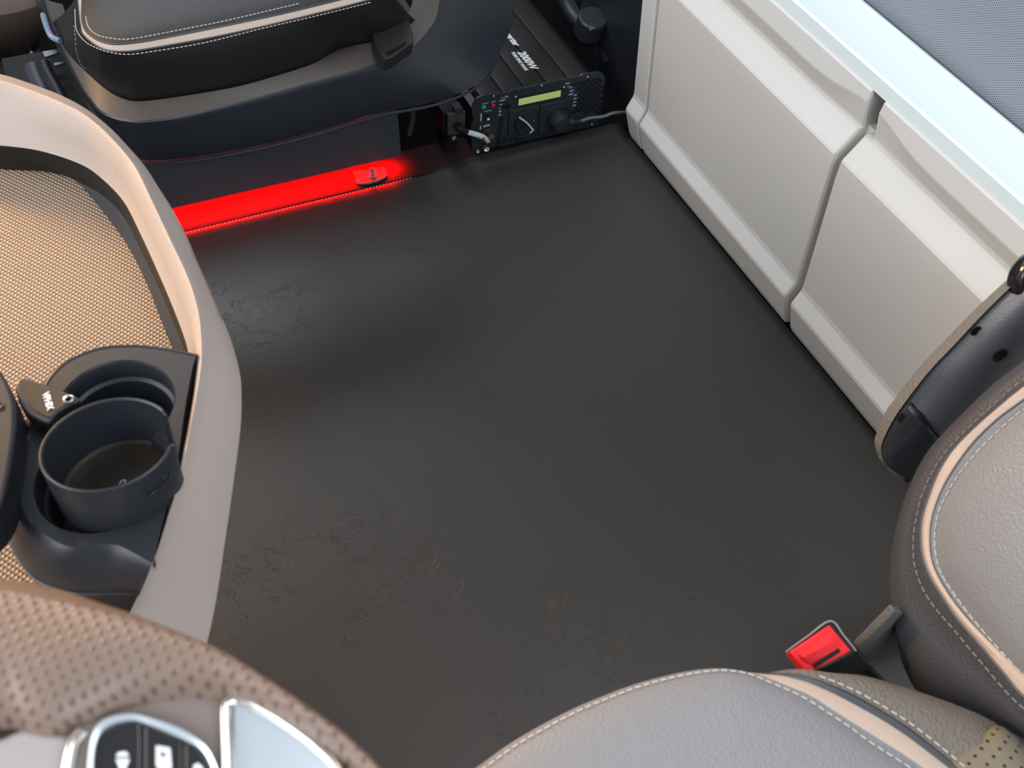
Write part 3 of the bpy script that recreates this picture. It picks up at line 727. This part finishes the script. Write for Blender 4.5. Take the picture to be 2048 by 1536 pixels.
# lettering on the lid, read from the right-hand side of the cab
def TP(px, z=ht+.0006): return Z(px, z)
tx0 = TP((1036, 104)); tx1 = TP((1061, 141))
text('power_lettering', '2000W', (tx0.x-.002, tx0.y, ht+.0006), (0, -1, 0), (1, 0, 0), .0150, white_print, iv, shear=.2, sx=.92, bold=.03)
text('small_lettering', 'PURE SINE WAVE', (tx0.x-.0125, tx0.y+.002, ht+.0006), (0, -1, 0), (1, 0, 0), .0066, white_print, iv, sx=.86, bold=.025)
q = TP((1012, 66)); text('name_lettering', 'inverter', (q.x-.004, q.y+.012, ht+.0006), (0, -1, 0), (1, 0, 0), .0125, white_print, iv, shear=.35, sx=.95, bold=.03)

# plug and its cord
pg = thing('mains_plug', 'round black mains plug with grey cord in the right inverter socket', 'plug', (c2.x, IY-.02, c2.z))
revolve('plug_body', c2+Vector((0, .004, 0)), (0, -1, .0), [(.0195, 0), (.0195, .010), (.018, .020), (.0145, .027), (.0001, .0285)], cable_mt, pg, seg=12, angle=25)
e0 = c2+Vector((.012, -.020, .002)); e1 = c2+Vector((.034, -.022, .000))
bm = tube_bm([e0, e0.lerp(e1, .3)], .0075, 12, 4)
for k in range(7):
    a = e0.lerp(e1, .2+.11*k); tube_bm([a, a+(e1-e0)*.06], .0052-.0002*k, 10, 3, bm)
tube_bm([e0, e1], .0035, 10, 4, bm)
link_mesh('strain_relief', bm, cable_mt, pg)
tube('cord', [e1, Yp((1180, 236), IY-.02), Yp((1206, 233), IY-.02), Yp((1228, 226), IY-.018), Yp((1262, 224), IY-.01)], .0028, M('light_cable', (.16, .18, .18), .4, .5), pg)
# relay box with white cable left of the inverter
rb = thing('relay_box', 'small black box with bolts and white cable left of the inverter', 'electrical box', (.55, 1.33, 0))
q = [Yp(p, 1.305) for p in ((896, 230), (931, 224), (929, 266), (896, 271))]
prism('box_face', q, (0, .006, 0), M('grey_metal', (.06, .065, .065), .4, .5, .3), rb, bw=.0006)
box('box_body', ((q[0].x+q[1].x)/2-.003, 1.36, (q[0].z+q[2].z)/2), (.034, .09, .040), black, rb, bw=.002)
box('stand', ((q[0].x+q[1].x)/2, 1.345, .013), (.022, .03, .03), black, rb, smooth=False)
prism('latch', [Yp(p, 1.304) for p in ((911, 219), (926, 216), (928, 226), (912, 229))], (0, .02, 0), inv_face, rb, bw=.0005)
tube('cable_sleeve', [Yp((913, 250), 1.303), Yp((920, 257), 1.295), Yp((934, 264), 1.292)], .0065, black, rb)
tube('white_cable', [Yp((931, 263), 1.292), Yp((945, 267), 1.290), Yp((964, 273), 1.292), Yp((975, 281), 1.300), Yp((978, 275), 1.311)], .0046, white_cable, rb)
tube('cable_tip', [Yp((962, 273), 1.2915), Yp((973, 279), 1.299), Yp((984, 272), 1.309)], .0052, M('umber_sleeve', (.08, .06, .05), .5, .4), rb)
for p, rr in (((907, 276), .0034), ((972, 298), .0045), ((955, 303), .0028)):
    c = Yp(p, 1.304); revolve('bolt', c, (0, -.5, 1), [(rr*.7, -.006), (rr*.7, -.001), (rr*1.3, -.001), (rr*1.3, .002), (rr*.7, .0025), (rr*.6, .005), (.0002, .0055)], steel, rb, seg=8, angle=25)
# black duct behind the inverter
dk = thing('wiring_duct', 'dark ribbed duct curving behind the inverter beside the pale drawer front', 'duct', (.85, 1.6, 0))
tube('duct', [Z((1120, -40), .06), Z((1140, 20), .06), Z((1175, 62), .05), Z((1208, 90), .04), Z((1222, 130), .03)], .016, dark_plastic, dk)
revolve('round_cap', Z((1185, 40), .10), (0, -.3, 1), [(.0002, .008), (.024, .008), (.027, .005), (.028, -.03)], M('slate_cap', (.03, .033, .038), .35, .5), dk)
revolve('cap_screw', Z((1180, 62), .096), (0, -.3, 1), [(.0002, .004), (.003, .004), (.0035, 0)], steel, dk, seg=12)

# ================================================================== DRIVER SEAT
ds = thing('driver_seat', 'grey leather driver seat with beige piping in the lower right corner', 'seat', (.25, .0, .0))
ZC = .500
S_ = [(860, 1610), (964, 1537), (1030, 1490), (1099, 1450), (1160, 1419), (1215, 1396), (1265, 1377), (1315, 1362), (1377, 1348), (1431, 1341), (1470, 1343), (1502, 1350), (1555, 1372), (1607, 1396), (1659, 1429), (1700, 1456), (1729, 1478), (1775, 1508), (1816, 1534), (1860, 1565)]
Sp = Zs(S_, ZC)
n = 100
SS = resample(Sp, n)
cen = Vector((.18, .02, ZC))
def outw(P, d, dz, c=cen):
    out = []
    for i, p in enumerate(P):
        t_ = (P[min(i+1, len(P)-1)]-P[max(i-1, 0)]).normalized(); nr = Vector((t_.y, -t_.x, 0))
        if nr.dot(p-c) < 0: nr = -nr
        q = p+nr*d; q.z += dz; out.append(q)
    return out
def blendrow(trace, z, fall, frac, span=.14):
    """traced curve on the near side, plain offset of the stitch line on the far side"""
    T = resample(Zs(trace, z), 60); res = []
    for i, q in enumerate(fall):
        t_ = i/(n-1)
        w = min(1, max(0, (t_-frac)/span)); w = w*w*(3-2*w)
        # nearest point on the trace
        b = min(T, key=lambda p: (p-SS[i]).length)
        res.append(q.lerp(b, w))
    return res
# s parameter of the band tip
tip = min(range(n), key=lambda i: (SS[i]-Z((1502, 1350), ZC)).length)/(n-1)
Bi = [(1523, 1348), (1565, 1368), (1617, 1389), (1677, 1427), (1747, 1471), (1800, 1504), (1841, 1532), (1880, 1560)]
Bo = [(1528, 1345), (1590, 1356), (1645, 1377), (1694, 1401), (1764, 1440), (1816, 1474), (1869, 1514), (1910, 1546)]
def seg_rows():
    a = Z(Bi[0], ZC); 
    far = SS[:int(tip*(n-1))+1]; return far
# band rows: left part dips over the edge
kt = int(round(tip*(n-1)))
farS = SS[:kt]
nearS = SS[kt:]
nn = n-kt
nBi = resample(Zs(Bi, ZC-.001), nn); nBo = resample(Zs(Bo, ZC-.0045), nn)
We = [(1545, 1345), (1600, 1349), (1655, 1366), (1712, 1391), (1770, 1424), (1824, 1459), (1885, 1507), (1930, 1545)]
nWe = resample(Zs(We, ZC-.0055), nn)
rowBi = outw(farS, .0035, -.004)+nBi
rowBo = outw(farS, .0055, -.016)+nBo
rowWe = outw(farS, .0060, -.022)+nWe
# smooth across the joint
def smooth(R, it=6, w=8):
    for _ in range(it):
        C = [p.copy() for p in R]
        for i in range(max(1, kt-w), min(n-1, kt+w)): R[i] = (C[i-1]+C[i]*2+C[i+1])/4
    return R
rowBi = smooth(rowBi); rowBo = smooth(rowBo); rowWe = smooth(rowWe)
top = [SS, outw(SS, -.004, .0035), outw(SS, -.012, .0075), outw(SS, -.030, .010), [p.lerp(cen+Vector((0, 0, .012)), .45)+Vector((0, 0, .008)) for p in SS], [p.lerp(cen+Vector((0, 0, .012)), .96) for p in SS]]
o = link_mesh('cushion', rows_bm([rowBi]+top), leather, ds)
o = link_mesh('beige_piping', rows_bm([rowBi, [a.lerp(b, .5)+Vector((0, 0, .0012)) for a, b in zip(rowBi, rowBo)], rowBo]), piping, ds); o['label'] = 'beige leather band'
link_mesh('welt_strip', rows_bm([rowBo, [a.lerp(b, .5)+Vector((0, 0, .0022)) for a, b in zip(rowBo, rowWe)], rowWe]), welt, ds)
stitches('cushion_stitching', outw(SS, -.001, .0018), thread, ds, step=.0056, ln=.0038, r=.00042)
stitches('outer_stitching', [p+Vector((0, 0, .0012)) for p in outw(nWe, .0016, 0)][8:], thread, ds, step=.0056, ln=.0038, r=.00042)
# side wedge of the cushion behind the band
Wd = [(1560, 1343), (1610, 1344), (1665, 1346), (1730, 1352), (1800, 1372), (1880, 1398), (1950, 1425), (1993, 1447)]
nWd = resample(Zs(Wd, ZC-.018), nn)
far = outw(farS, .0075, -.045)
mid_ = outw(farS, .0062, -.024)+[a.lerp(b, .08)+Vector((0, 0, .0015)) for a, b in zip(nWe, nWd)]
m2 = outw(farS, .0068, -.030)+[a.lerp(b, .5)+Vector((0, 0, .006)) for a, b in zip(nWe, nWd)]
m3 = far+nWd
m4 = outw(farS, .006, -.075)+[p+Vector((.002, .006, -.02)) for p in nWd]
m5 = outw(farS, .0, -.13)+[p+Vector((.0, .004, -.09)) for p in nWd]
link_mesh('cushion_side', rows_bm([rowWe, smooth(mid_), smooth(m2), smooth(m3), smooth(m4), smooth(m5)]), leather_wedge, ds, angle=80)
# perforated centre behind the wedge
pc = [[(1845, 1542), (1869, 1519), (1900, 1500), (1945, 1473), (1991, 1450), (2012, 1457), (2048, 1492), (2080, 1530)]]
rr = []
cx_, cy_ = 2020, 1640
edge = resample([Vector((a, b)) for a, b in [(1800, 1580), (1845, 1540), (1869, 1519), (1900, 1500), (1945, 1474), (1985, 1451), (2003, 1452), (2030, 1471), (2048, 1491), (2110, 1560)]], 50)
for kf, dz in ((0, -.030), (.0, -.012), (.04, -.004), (.12, .001), (.3, .004), (.6, .004), (.95, .0)):
    rr.append([Z((e.x+(cx_-e.x)*kf, e.y+(cy_-e.y)*kf), ZC-.006+dz) for e in edge])
# planar UV so that the holes stay regular
b_ = rows_bm(rr); uvl = b_.loops.layers.uv.verify()
for f in b_.faces:
    for l in f.loops: l[uvl].uv = (l.vert.co.x, l.vert.co.y)
o = link_mesh('perforated_insert', b_, perf, ds); o['label'] = 'perforated seat centre'

# ---- backrest
Q0 = Vector((.45, .20, .52)); NB = Vector((-.88, .12, .46)).normalized()
def PB(l, off=0): return [Pl(p, Q0+NB*off, NB) for p in l]
bs = [(2170, 660), (2048, 748), (1999, 787), (1946, 838), (1895, 891), (1862, 933), (1836, 989), (1812, 1060), (1797, 1130), (1791, 1200), (1794, 1270), (1806, 1330), (1840, 1390), (1900, 1424), (1968, 1442), (2032, 1470)]
bst = [(2170, 676), (2048, 760), (2000, 799), (1949, 846), (1902, 893), (1870, 937), (1846, 989), (1836, 1030), (1829, 1070), (1829, 1118), (1837, 1153), (1855, 1192), (1882, 1228), (1912, 1262), (1950, 1308), (2060, 1425)]
bl = [(2170, 682), (2048, 770), (2000, 809), (1952, 851), (1910, 893), (1880, 938), (1859, 989), (1846, 1030), (1842, 1060), (1844, 1105), (1857, 1147), (1879, 1185), (1914, 1237), (1966, 1297), (2008, 1347), (2060, 1402)]
br = [(2170, 712), (2048, 801), (2000, 836), (1958, 875), (1928, 911), (1898, 956), (1879, 995), (1866, 1035), (1862, 1065), (1863, 1101), (1872, 1138), (1900, 1188), (1939, 1237), (1991, 1290), (2048, 1342), (2110, 1395)]
bi = [(2170, 730), (2048, 819), (2000, 860), (1955, 905), (1916, 953), (1895, 989), (1880, 1020), (1871, 1065), (1874, 1113), (1886, 1150), (1918, 1199), (1956, 1248), (2008, 1307), (2048, 1349), (2110, 1403)]
_in = [(2190, 1462), (2290, 1500), (2460, 1490), (2640, 1340), (2700, 1100), (2640, 850), (2480, 680), (2320, 640)]
bs += [(2130, 1530), (2280, 1600), (2600, 1580), (2800, 1300), (2850, 950), (2700, 600), (2400, 520)] + bs[:1]
bst += _in + bst[:1]; bl += _in + bl[:1]; br += _in + br[:1]; bi += _in + bi[:1]
n = 200
BS = resample(PB(bs, -.030), n); BT = resample(PB(bst, -.004), n); BL = resample(PB(bl, -.001), n); BR = resample(PB(br, 0), n); BI = resample(PB(bi, .001), n)
back = [p-NB*.05+Vector((.01, -.02, 0)) for p in BS]; back2 = [p-NB*.10+Vector((.02, -.06, 0)) for p in BS]
o = link_mesh('backrest', rows_bm(cap='start', rows=[back2, back, BS, [a.lerp(b, .35)+NB*.010+Vector((0, .004, 0)) for a, b in zip(BS, BT)], [a.lerp(b, .75)+NB*.007 for a, b in zip(BS, BT)], BT, [a.lerp(b, .5)+NB*.0015 for a, b in zip(BT, BL)], BL]), leather_side, ds, angle=80)
o = link_mesh('backrest_piping', rows_bm([BL, [a.lerp(b, .5)+NB*.0018 for a, b in zip(BL, BR)], BR]), piping, ds); o['label'] = 'beige leather band'
cc = Pl((2330, 1060), Q0+NB*.01, NB)
o = link_mesh('backrest_bolster', rows_bm([BR, [a.lerp(b, .5)+NB*.002 for a, b in zip(BR, BI)], BI, [p.lerp(cc, .06)+NB*.004 for p in BI], [p.lerp(cc, .18)+NB*.009 for p in BI], [p.lerp(cc, .45)+NB*.012 for p in BI], [p.lerp(cc, .97)+NB*.004 for p in BI]], cap='end'), leather, ds)
tube('welt', BL, .0013, welt, ds, seg=6, n=140); tube('welt', BR, .0011, welt, ds, seg=6, n=140)
stitches('backrest_stitching', BI, thread, ds, step=.0060, ln=.0041, r=.00042, lift=NB*.001)
stitches('side_stitching', BT, thread_dim, ds, step=.0060, ln=.0041, r=.00042, lift=NB*.001)
# textured lower side cover seen beside the buckle
sc_ = [(1700, 1352), (1712, 1300), (1735, 1262), (1762, 1235), (1800, 1215), (1850, 1240), (1850, 1360), (1780, 1370)]
prism('side_cover', [Yp(p, .182) for p in [(1712, 1302), (1790, 1222), (1850, 1240), (1870, 1330), (1850, 1420), (1700, 1400), (1722, 1340)]], (0, .006, 0), M('olive_grey_plastic', (.13, .13, .115), .6, .4, bump=('leather', 600, .5)), ds, bw=.001)
_sc = (SS[0], SS[-1])
prism('cushion_rear', [p+Vector((0, 0, .006)) for p in (_sc[1], Vector((.375, .0, ZC)), Vector((.38, -.20, ZC)), Vector((.30, -.28, ZC)), Vector((.05, -.29, ZC)), Vector((-.04, -.22, ZC)), Vector((-.06, .0, ZC)), Vector((-.03, .12, ZC)), _sc[0], Vector((.18, .02, ZC)))], (0, 0, -.09), leather, ds, bw=.008)
box('cushion_base', (.14, -.06, .40), (.36, .20, .16), leather_side, ds, bw=.03)
# ---- armrest folded up beside the backrest
AQ = Vector((.53, .31, .50)); AX = (Yp((1985, 620), .31)-Yp((1800, 900), .31)).normalized()
def AP(l, y): return [Yp(p, y) for p in l]
le = [(2110, 470), (2032, 543), (1957, 612), (1892, 678), (1841, 732), (1790, 797), (1769, 827), (1754, 863), (1749, 886), (1757, 915)]
l2 = [(2122, 478), (2046, 550), (1972, 622), (1908, 690), (1857, 744), (1806, 810), (1785, 842), (1768, 876), (1762, 900), (1768, 928)]
c1_ = [(2160, 520), (2090, 585), (2040, 632), (1990, 685), (1940, 745), (1895, 800), (1850, 850), (1820, 885), (1798, 915), (1790, 935), (1790, 952)]
c2_ = [(2210, 580), (2140, 640), (2090, 690), (2035, 745), (1985, 800), (1935, 855), (1890, 905), (1860, 935), (1840, 955), (1828, 965), (1818, 970)]
re_ = [(2260, 650), (2190, 710), (2140, 760), (2085, 810), (2030, 860), (1980, 905), (1935, 945), (1900, 965), (1875, 975), (1855, 978), (1838, 977)]
arm = bpy.data.objects.new('armrest', None); COL.objects.link(arm); arm.parent = ds
aw = Vector((.54, .33, .42)); arm.location = aw-Vector(ds['_w']); arm['_w'] = tuple(aw)
pad_mt = M('grey_brown_pad_leather', (.19, .185, .17), .55, .45, bump=('leather', 300, 1.0))
arm_mt = M('satin_grey_underside', (.11, .12, .135), .36, .5, bump=('leather', 900, .25))
loft('armrest_pad', [AP(le, .372), AP(le, .340), AP(l2, .326)], pad_mt, arm, n=60)
base_rows = [resample(q, 60) for q in (AP(l2, .328), AP(c1_, .306), AP(c2_, .300), AP(re_, .318))]
cols = [resample([r[i] for r in base_rows], 17) for i in range(60)]
under = [[cols[i][k] for i in range(60)] for k in range(17)]
under.append([p+Vector((.004, .04, 0)) for p in under[-1]])
link_mesh('armrest_underside', rows_bm(under), arm_mt, arm, angle=80)
loft('armrest_back', [AP(le, .372), AP(re_, .362)], pad_mt, arm, n=60)
# pivot cover with clip slots
cv = [(1820, 808), (1882, 880), (1862, 900), (1845, 925), (1832, 950), (1830, 968), (1800, 950), (1770, 928), (1762, 903), (1772, 875), (1795, 840)]
from mathutils.bvhtree import BVHTree
_v = [p for r in under[:17] for p in r]
_t = BVHTree.FromPolygons(_v, [(k*60+i_, k*60+i_+1, (k+1)*60+i_+1, (k+1)*60+i_) for k in range(16) for i_ in range(59)])
def arm_surf(p, lift):
    """point of the underside seen at a traced position, raised by lift"""
    d = ray(*p).normalized(); h = _t.ray_cast(CAM, d)
    if h[0] is None:
        q = Yp(p, .31); return _t.find_nearest(q)[0]-d*lift
    return h[0]-d*lift
cva = resample([Vector(q) for q in [(1822, 810), (1800, 836), (1778, 868), (1767, 903), (1776, 930)]], 16)
cvb = resample([Vector(q) for q in [(1880, 882), (1862, 903), (1846, 926), (1835, 950), (1828, 966)]], 16)
crow = [[arm_surf(a.lerp(b, t_/10), .0035) for t_ in range(11)] for a, b in zip(cva, cvb)]
o = link_mesh('pivot_cover', rows_bm(crow), satin, arm, angle=80); sol(o, .003, 0)
for q in ([(1808, 828), (1811, 832), (1800, 846), (1797, 842)], [(1862, 888), (1868, 893), (1855, 908), (1850, 903)], [(1813, 964), (1818, 962), (1817, 976), (1811, 973)]):
    prism('clip_slot', [arm_surf(p, .0062) for p in q], (0, .002, 0), black, arm)
tube('cover_gap', [arm_surf(p, .004) for p in [(1818, 806), (1850, 843), (1884, 880)]], .0012, black, arm, seg=6)
for c, rx in (((1952, 662), .0045), ((2001, 711), .0062)):
    pt = arm_surf(c, .0035); nd = (CAM-pt).normalized()
    revolve('screw_hole', pt, Vector((-.25, -1, .15)), [(rx, 0), (rx*.85, .0006), (rx*.75, -.0001), (.0002, -.0003)], black, arm, seg=24)
# height knob at the top
kc = Yp((2128, 570), .305)
revolve('adjuster_knob', kc, Vector((-.1, -.8, .6)), [(.021, -.03), (.0212, -.006), (.0206, -.003), (.0185, -.001), (.017, -.0018), (.012, -.003), (.0002, -.003)], M('bronze_metal', (.42, .37, .30), .22, .5, .9), arm)
revolve('knob_gasket', kc, Vector((-.1, -.8, .6)), [(.0212, -.012), (.0250, -.013), (.0262, -.016), (.0258, -.024), (.0212, -.032)], gloss_black, arm)

# ---- belt buckle between the seats
bk = thing('seat_belt_buckle', 'red and black seat belt buckle standing behind the driver seat cushion', 'belt buckle', (.37, .19, .40))
rq = [(1660, 1247), (1705, 1301), (1617, 1349), (1577, 1303)]
BQ = Z((1640, 1300), .47); n_b = Vector((-.10, -.22, .97)).normalized()
def KP(l, off=0): return [Pl(p, BQ+n_b*off, n_b) for p in l]
ho = [(1661, 1242), (1712, 1304), (1711, 1330), (1622, 1356), (1600, 1340), (1572, 1304)]
hb = KP([(1661, 1241), (1714, 1303), (1619, 1356), (1571, 1303)], -.003)
o = prism('buckle_housing', hb, Vector((.034, -.004, -.050)), M('buckle_black', (.012, .012, .013), .35, .5), bk, bw=.0025)
o = link_mesh('release_button', prism_bm(KP([(1659, 1249), (1703, 1301), (1617, 1348), (1579, 1303)], 0), -n_b*.01), red, bk); bev(o, .0012); o['label'] = 'red release button'
q = KP([(1610, 1318), (1668, 1277), (1677, 1290), (1620, 1332)], .0003)
q2 = KP([(1603, 1312), (1662, 1275), (1675, 1283), (1613, 1323)], .0045)
o = link_mesh('button_ridge', rows_bm([KP([(1596, 1306), (1664, 1268)], 0), KP([(1606, 1315), (1672, 1280)], .0035), KP([(1622, 1330), (1680, 1296)], .0002)]), red, bk, smooth=False)
prism('tongue_slot', KP([(1624, 1329), (1677, 1297), (1682, 1303), (1630, 1337)], .0008), -n_b*.003, black, bk)
tube('buckle_stem', [KP([(1690, 1325)], -.04)[0], KP([(1730, 1352)], -.06)[0], KP([(1770, 1390)], -.09)[0]], .008, black, bk)
cr = hb
tube('housing_edge', [KP([(1572, 1304)], -.0035)[0], KP([(1616, 1272)], -.0035)[0], KP([(1661, 1242)], -.0035)[0], KP([(1688, 1272)], -.0035)[0], KP([(1712, 1302)], -.0035)[0]], .0007, M('pale_grey_edge', (.25, .25, .25), .4, .5), bk, seg=6, n=40)  # thin pale grey line along the upper edges of the housing

# ================================================================== STEERING WHEEL
sw = thing('steering_wheel', 'brown perforated leather steering wheel blurred in the lower left corner', 'steering wheel', (-.2, .03, .75))
WZ = .750
out = [(-160, 1120), (-80, 1135), (0, 1156), (74, 1167), (148, 1188), (223, 1215), (267, 1231), (334, 1258), (412, 1294), (464, 1320), (519, 1356), (579, 1397), (631, 1434), (686, 1475), (746, 1530), (800, 1590), (850, 1660)]
cov = [(-160, 1470), (-60, 1440), (20, 1424), (60, 1446), (110, 1452), (160, 1431), (223, 1403), (278, 1386), (334, 1376), (390, 1373), (438, 1377), (475, 1393), (538, 1424), (594, 1457), (649, 1494), (705, 1535), (760, 1600), (800, 1680)]
n = 110
OU = resample(Zs(out, WZ-.004), n); CV = resample(Zs(cov, WZ+.004), n)
def rimw(t_, dz):  # row between outer silhouette and the spoke cover edge
    return [a.lerp(b, t_)+Vector((0, 0, dz)) for a, b in zip(OU, CV)]
bot = [p+Vector((-.008, -.007, -.022)) for p in OU]
o = link_mesh('rim', rows_bm([[p+Vector((-.02, -.018, -.030)) for p in OU], bot, [p+Vector((-.0015, -.0013, -.010)) for p in OU], OU, rimw(.05, .0045), rimw(.12, .0080), rimw(.20, .0105)]), wheel_leather, sw, angle=80)
b_ = rows_bm([rimw(.20, .0105), rimw(.32, .0125), rimw(.5, .0125), rimw(.7, .0095), rimw(.88, .005), rimw(1, -.001), [p+Vector((-.002, -.002, -.008)) for p in CV]])
uvl = b_.loops.layers.uv.verify()
for f in b_.faces:
    for l in f.loops: l[uvl].uv = (l.vert.co.x*.8+l.vert.co.y*-.6, l.vert.co.x*.6+l.vert.co.y*.8)
o = link_mesh('perforated_grip', b_, perf_wheel, sw, angle=80); o['label'] = 'perforated leather grip'
cp = [(60, 1700), (60, 1560), (85, 1500), (110, 1462), (160, 1433), (223, 1405), (278, 1388), (334, 1378), (390, 1375), (438, 1379), (475, 1395), (538, 1426), (594, 1459), (649, 1496), (705, 1537), (760, 1602), (790, 1700)]
o = prism('spoke_cover', resample(Zs(cp, WZ-.002), 70), (0, 0, -.012), wheel_cover, sw, bw=.002)
hubp = [(-200, 1520), (-80, 1490), (0, 1474), (45, 1455), (90, 1462), (140, 1470), (150, 1500), (138, 1560), (120, 1700), (-200, 1720)]
o = prism('airbag_hub', resample(Zs(hubp, WZ+.000), 50), (0, 0, -.02), M('grey_pink_plastic', (.42, .37, .37), .5, .4, bump=('leather', 1100, .3)), sw, bw=.003)
tube('chrome_line', Zs([(128, 1640), (132, 1560), (145, 1490), (165, 1462)], WZ+.003), .0022, chrome, sw, seg=10)
ro = [(165, 1640), (170, 1560), (174, 1510), (181, 1476), (196, 1446), (222, 1431), (263, 1426), (309, 1434), (369, 1454), (412, 1486), (436, 1520), (448, 1560), (455, 1640)]
rin = [(182, 1640), (185, 1560), (187, 1510), (193, 1480), (205, 1460), (226, 1447), (267, 1440), (303, 1451), (352, 1471), (400, 1496), (420, 1525), (432, 1565), (438, 1640)]
a = resample(Zs(ro, WZ+.000), 60); b = resample(Zs(rin, WZ+.003), 60)
clus = bpy.data.objects.new('button_cluster', None); COL.objects.link(clus); clus.parent = sw; cw = Z((310, 1500), WZ); clus.location = cw-Vector(sw['_w']); clus['_w'] = tuple(cw)
o = link_mesh('silver_bezel', rows_bm([[p+Vector((0, 0, -.003)) for p in a], a, [x.lerp(y, .5)+Vector((0, 0, .0022)) for x, y in zip(a, b)], b, [p+Vector((0, 0, -.003)) for p in b]]), silver, clus)
def pad(l): prism('button', resample(Zs(l, WZ+.0018), 30), (0, 0, -.005), gloss_black, clus, bw=.0008)
pad([(184, 1640), (188, 1510), (195, 1480), (207, 1460), (228, 1449), (262, 1442), (281, 1446), (281, 1640)])
pad([(290, 1640), (290, 1449), (303, 1453), (352, 1473), (364, 1480), (364, 1640)])
pad([(371, 1640), (371, 1484), (398, 1497), (418, 1526), (430, 1566), (436, 1640)])
icon = bmesh.new()
for l in ([(231, 1518), (259, 1518), (253, 1531), (250, 1545), (240, 1545), (237, 1531)], [(312, 1491), (340, 1496), (343, 1535), (339, 1541), (317, 1538), (312, 1530)], [(386, 1532), (396, 1526), (406, 1536), (396, 1560)], [(236, 1505), (252, 1503), (258, 1512), (232, 1513)]):
    prism_bm(Zs(l, WZ+.0022), (0, 0, -.0005), icon)
link_mesh('button_icons', icon, white_print, clus, smooth=False)
prism('icon_window', Zs([(320, 1504), (330, 1506), (331, 1514), (321, 1512)], WZ+.0025), (0, 0, -.0004), gloss_black, clus)
_c = Vector((-.203, .027, .742)); _a0 = math.atan2(OU[-1].y-_c.y, OU[-1].x-_c.x); _a1 = math.atan2(OU[0].y-_c.y, OU[0].x-_c.x)
tube('rim_far_side', [_c+Vector((math.cos(t_), math.sin(t_), 0))*.236 for t_ in [_a1+.02+(2*math.pi-(_a1-_a0)-.04)*k/24 for k in range(25)]], .019, wheel_leather, sw, seg=16, n=90)
box('column_shroud', (-.235, .20, .64), (.29, .12, .07), M('dark_brown_shroud', (.018, .011, .007), .5, .4), sw, bw=.01)
# polished trim insert in the spoke
ti = [(466, 1410), (492, 1402), (524, 1417), (557, 1438), (600, 1470), (631, 1495), (668, 1538), (700, 1640), (466, 1640), (464, 1534)]
prism('silver_insert', resample(Zs(ti, WZ+.0010), 60), (0, 0, -.004), silver, sw, bw=.0008)
tube('insert_frame', Zs([(456, 1650), (455, 1534), (452, 1460), (452, 1412), (462, 1402), (480, 1398), (500, 1402), (530, 1418), (560, 1436), (603, 1466), (636, 1493), (676, 1538), (712, 1640)], WZ+.002), .0019, chrome, sw, seg=10, n=120)
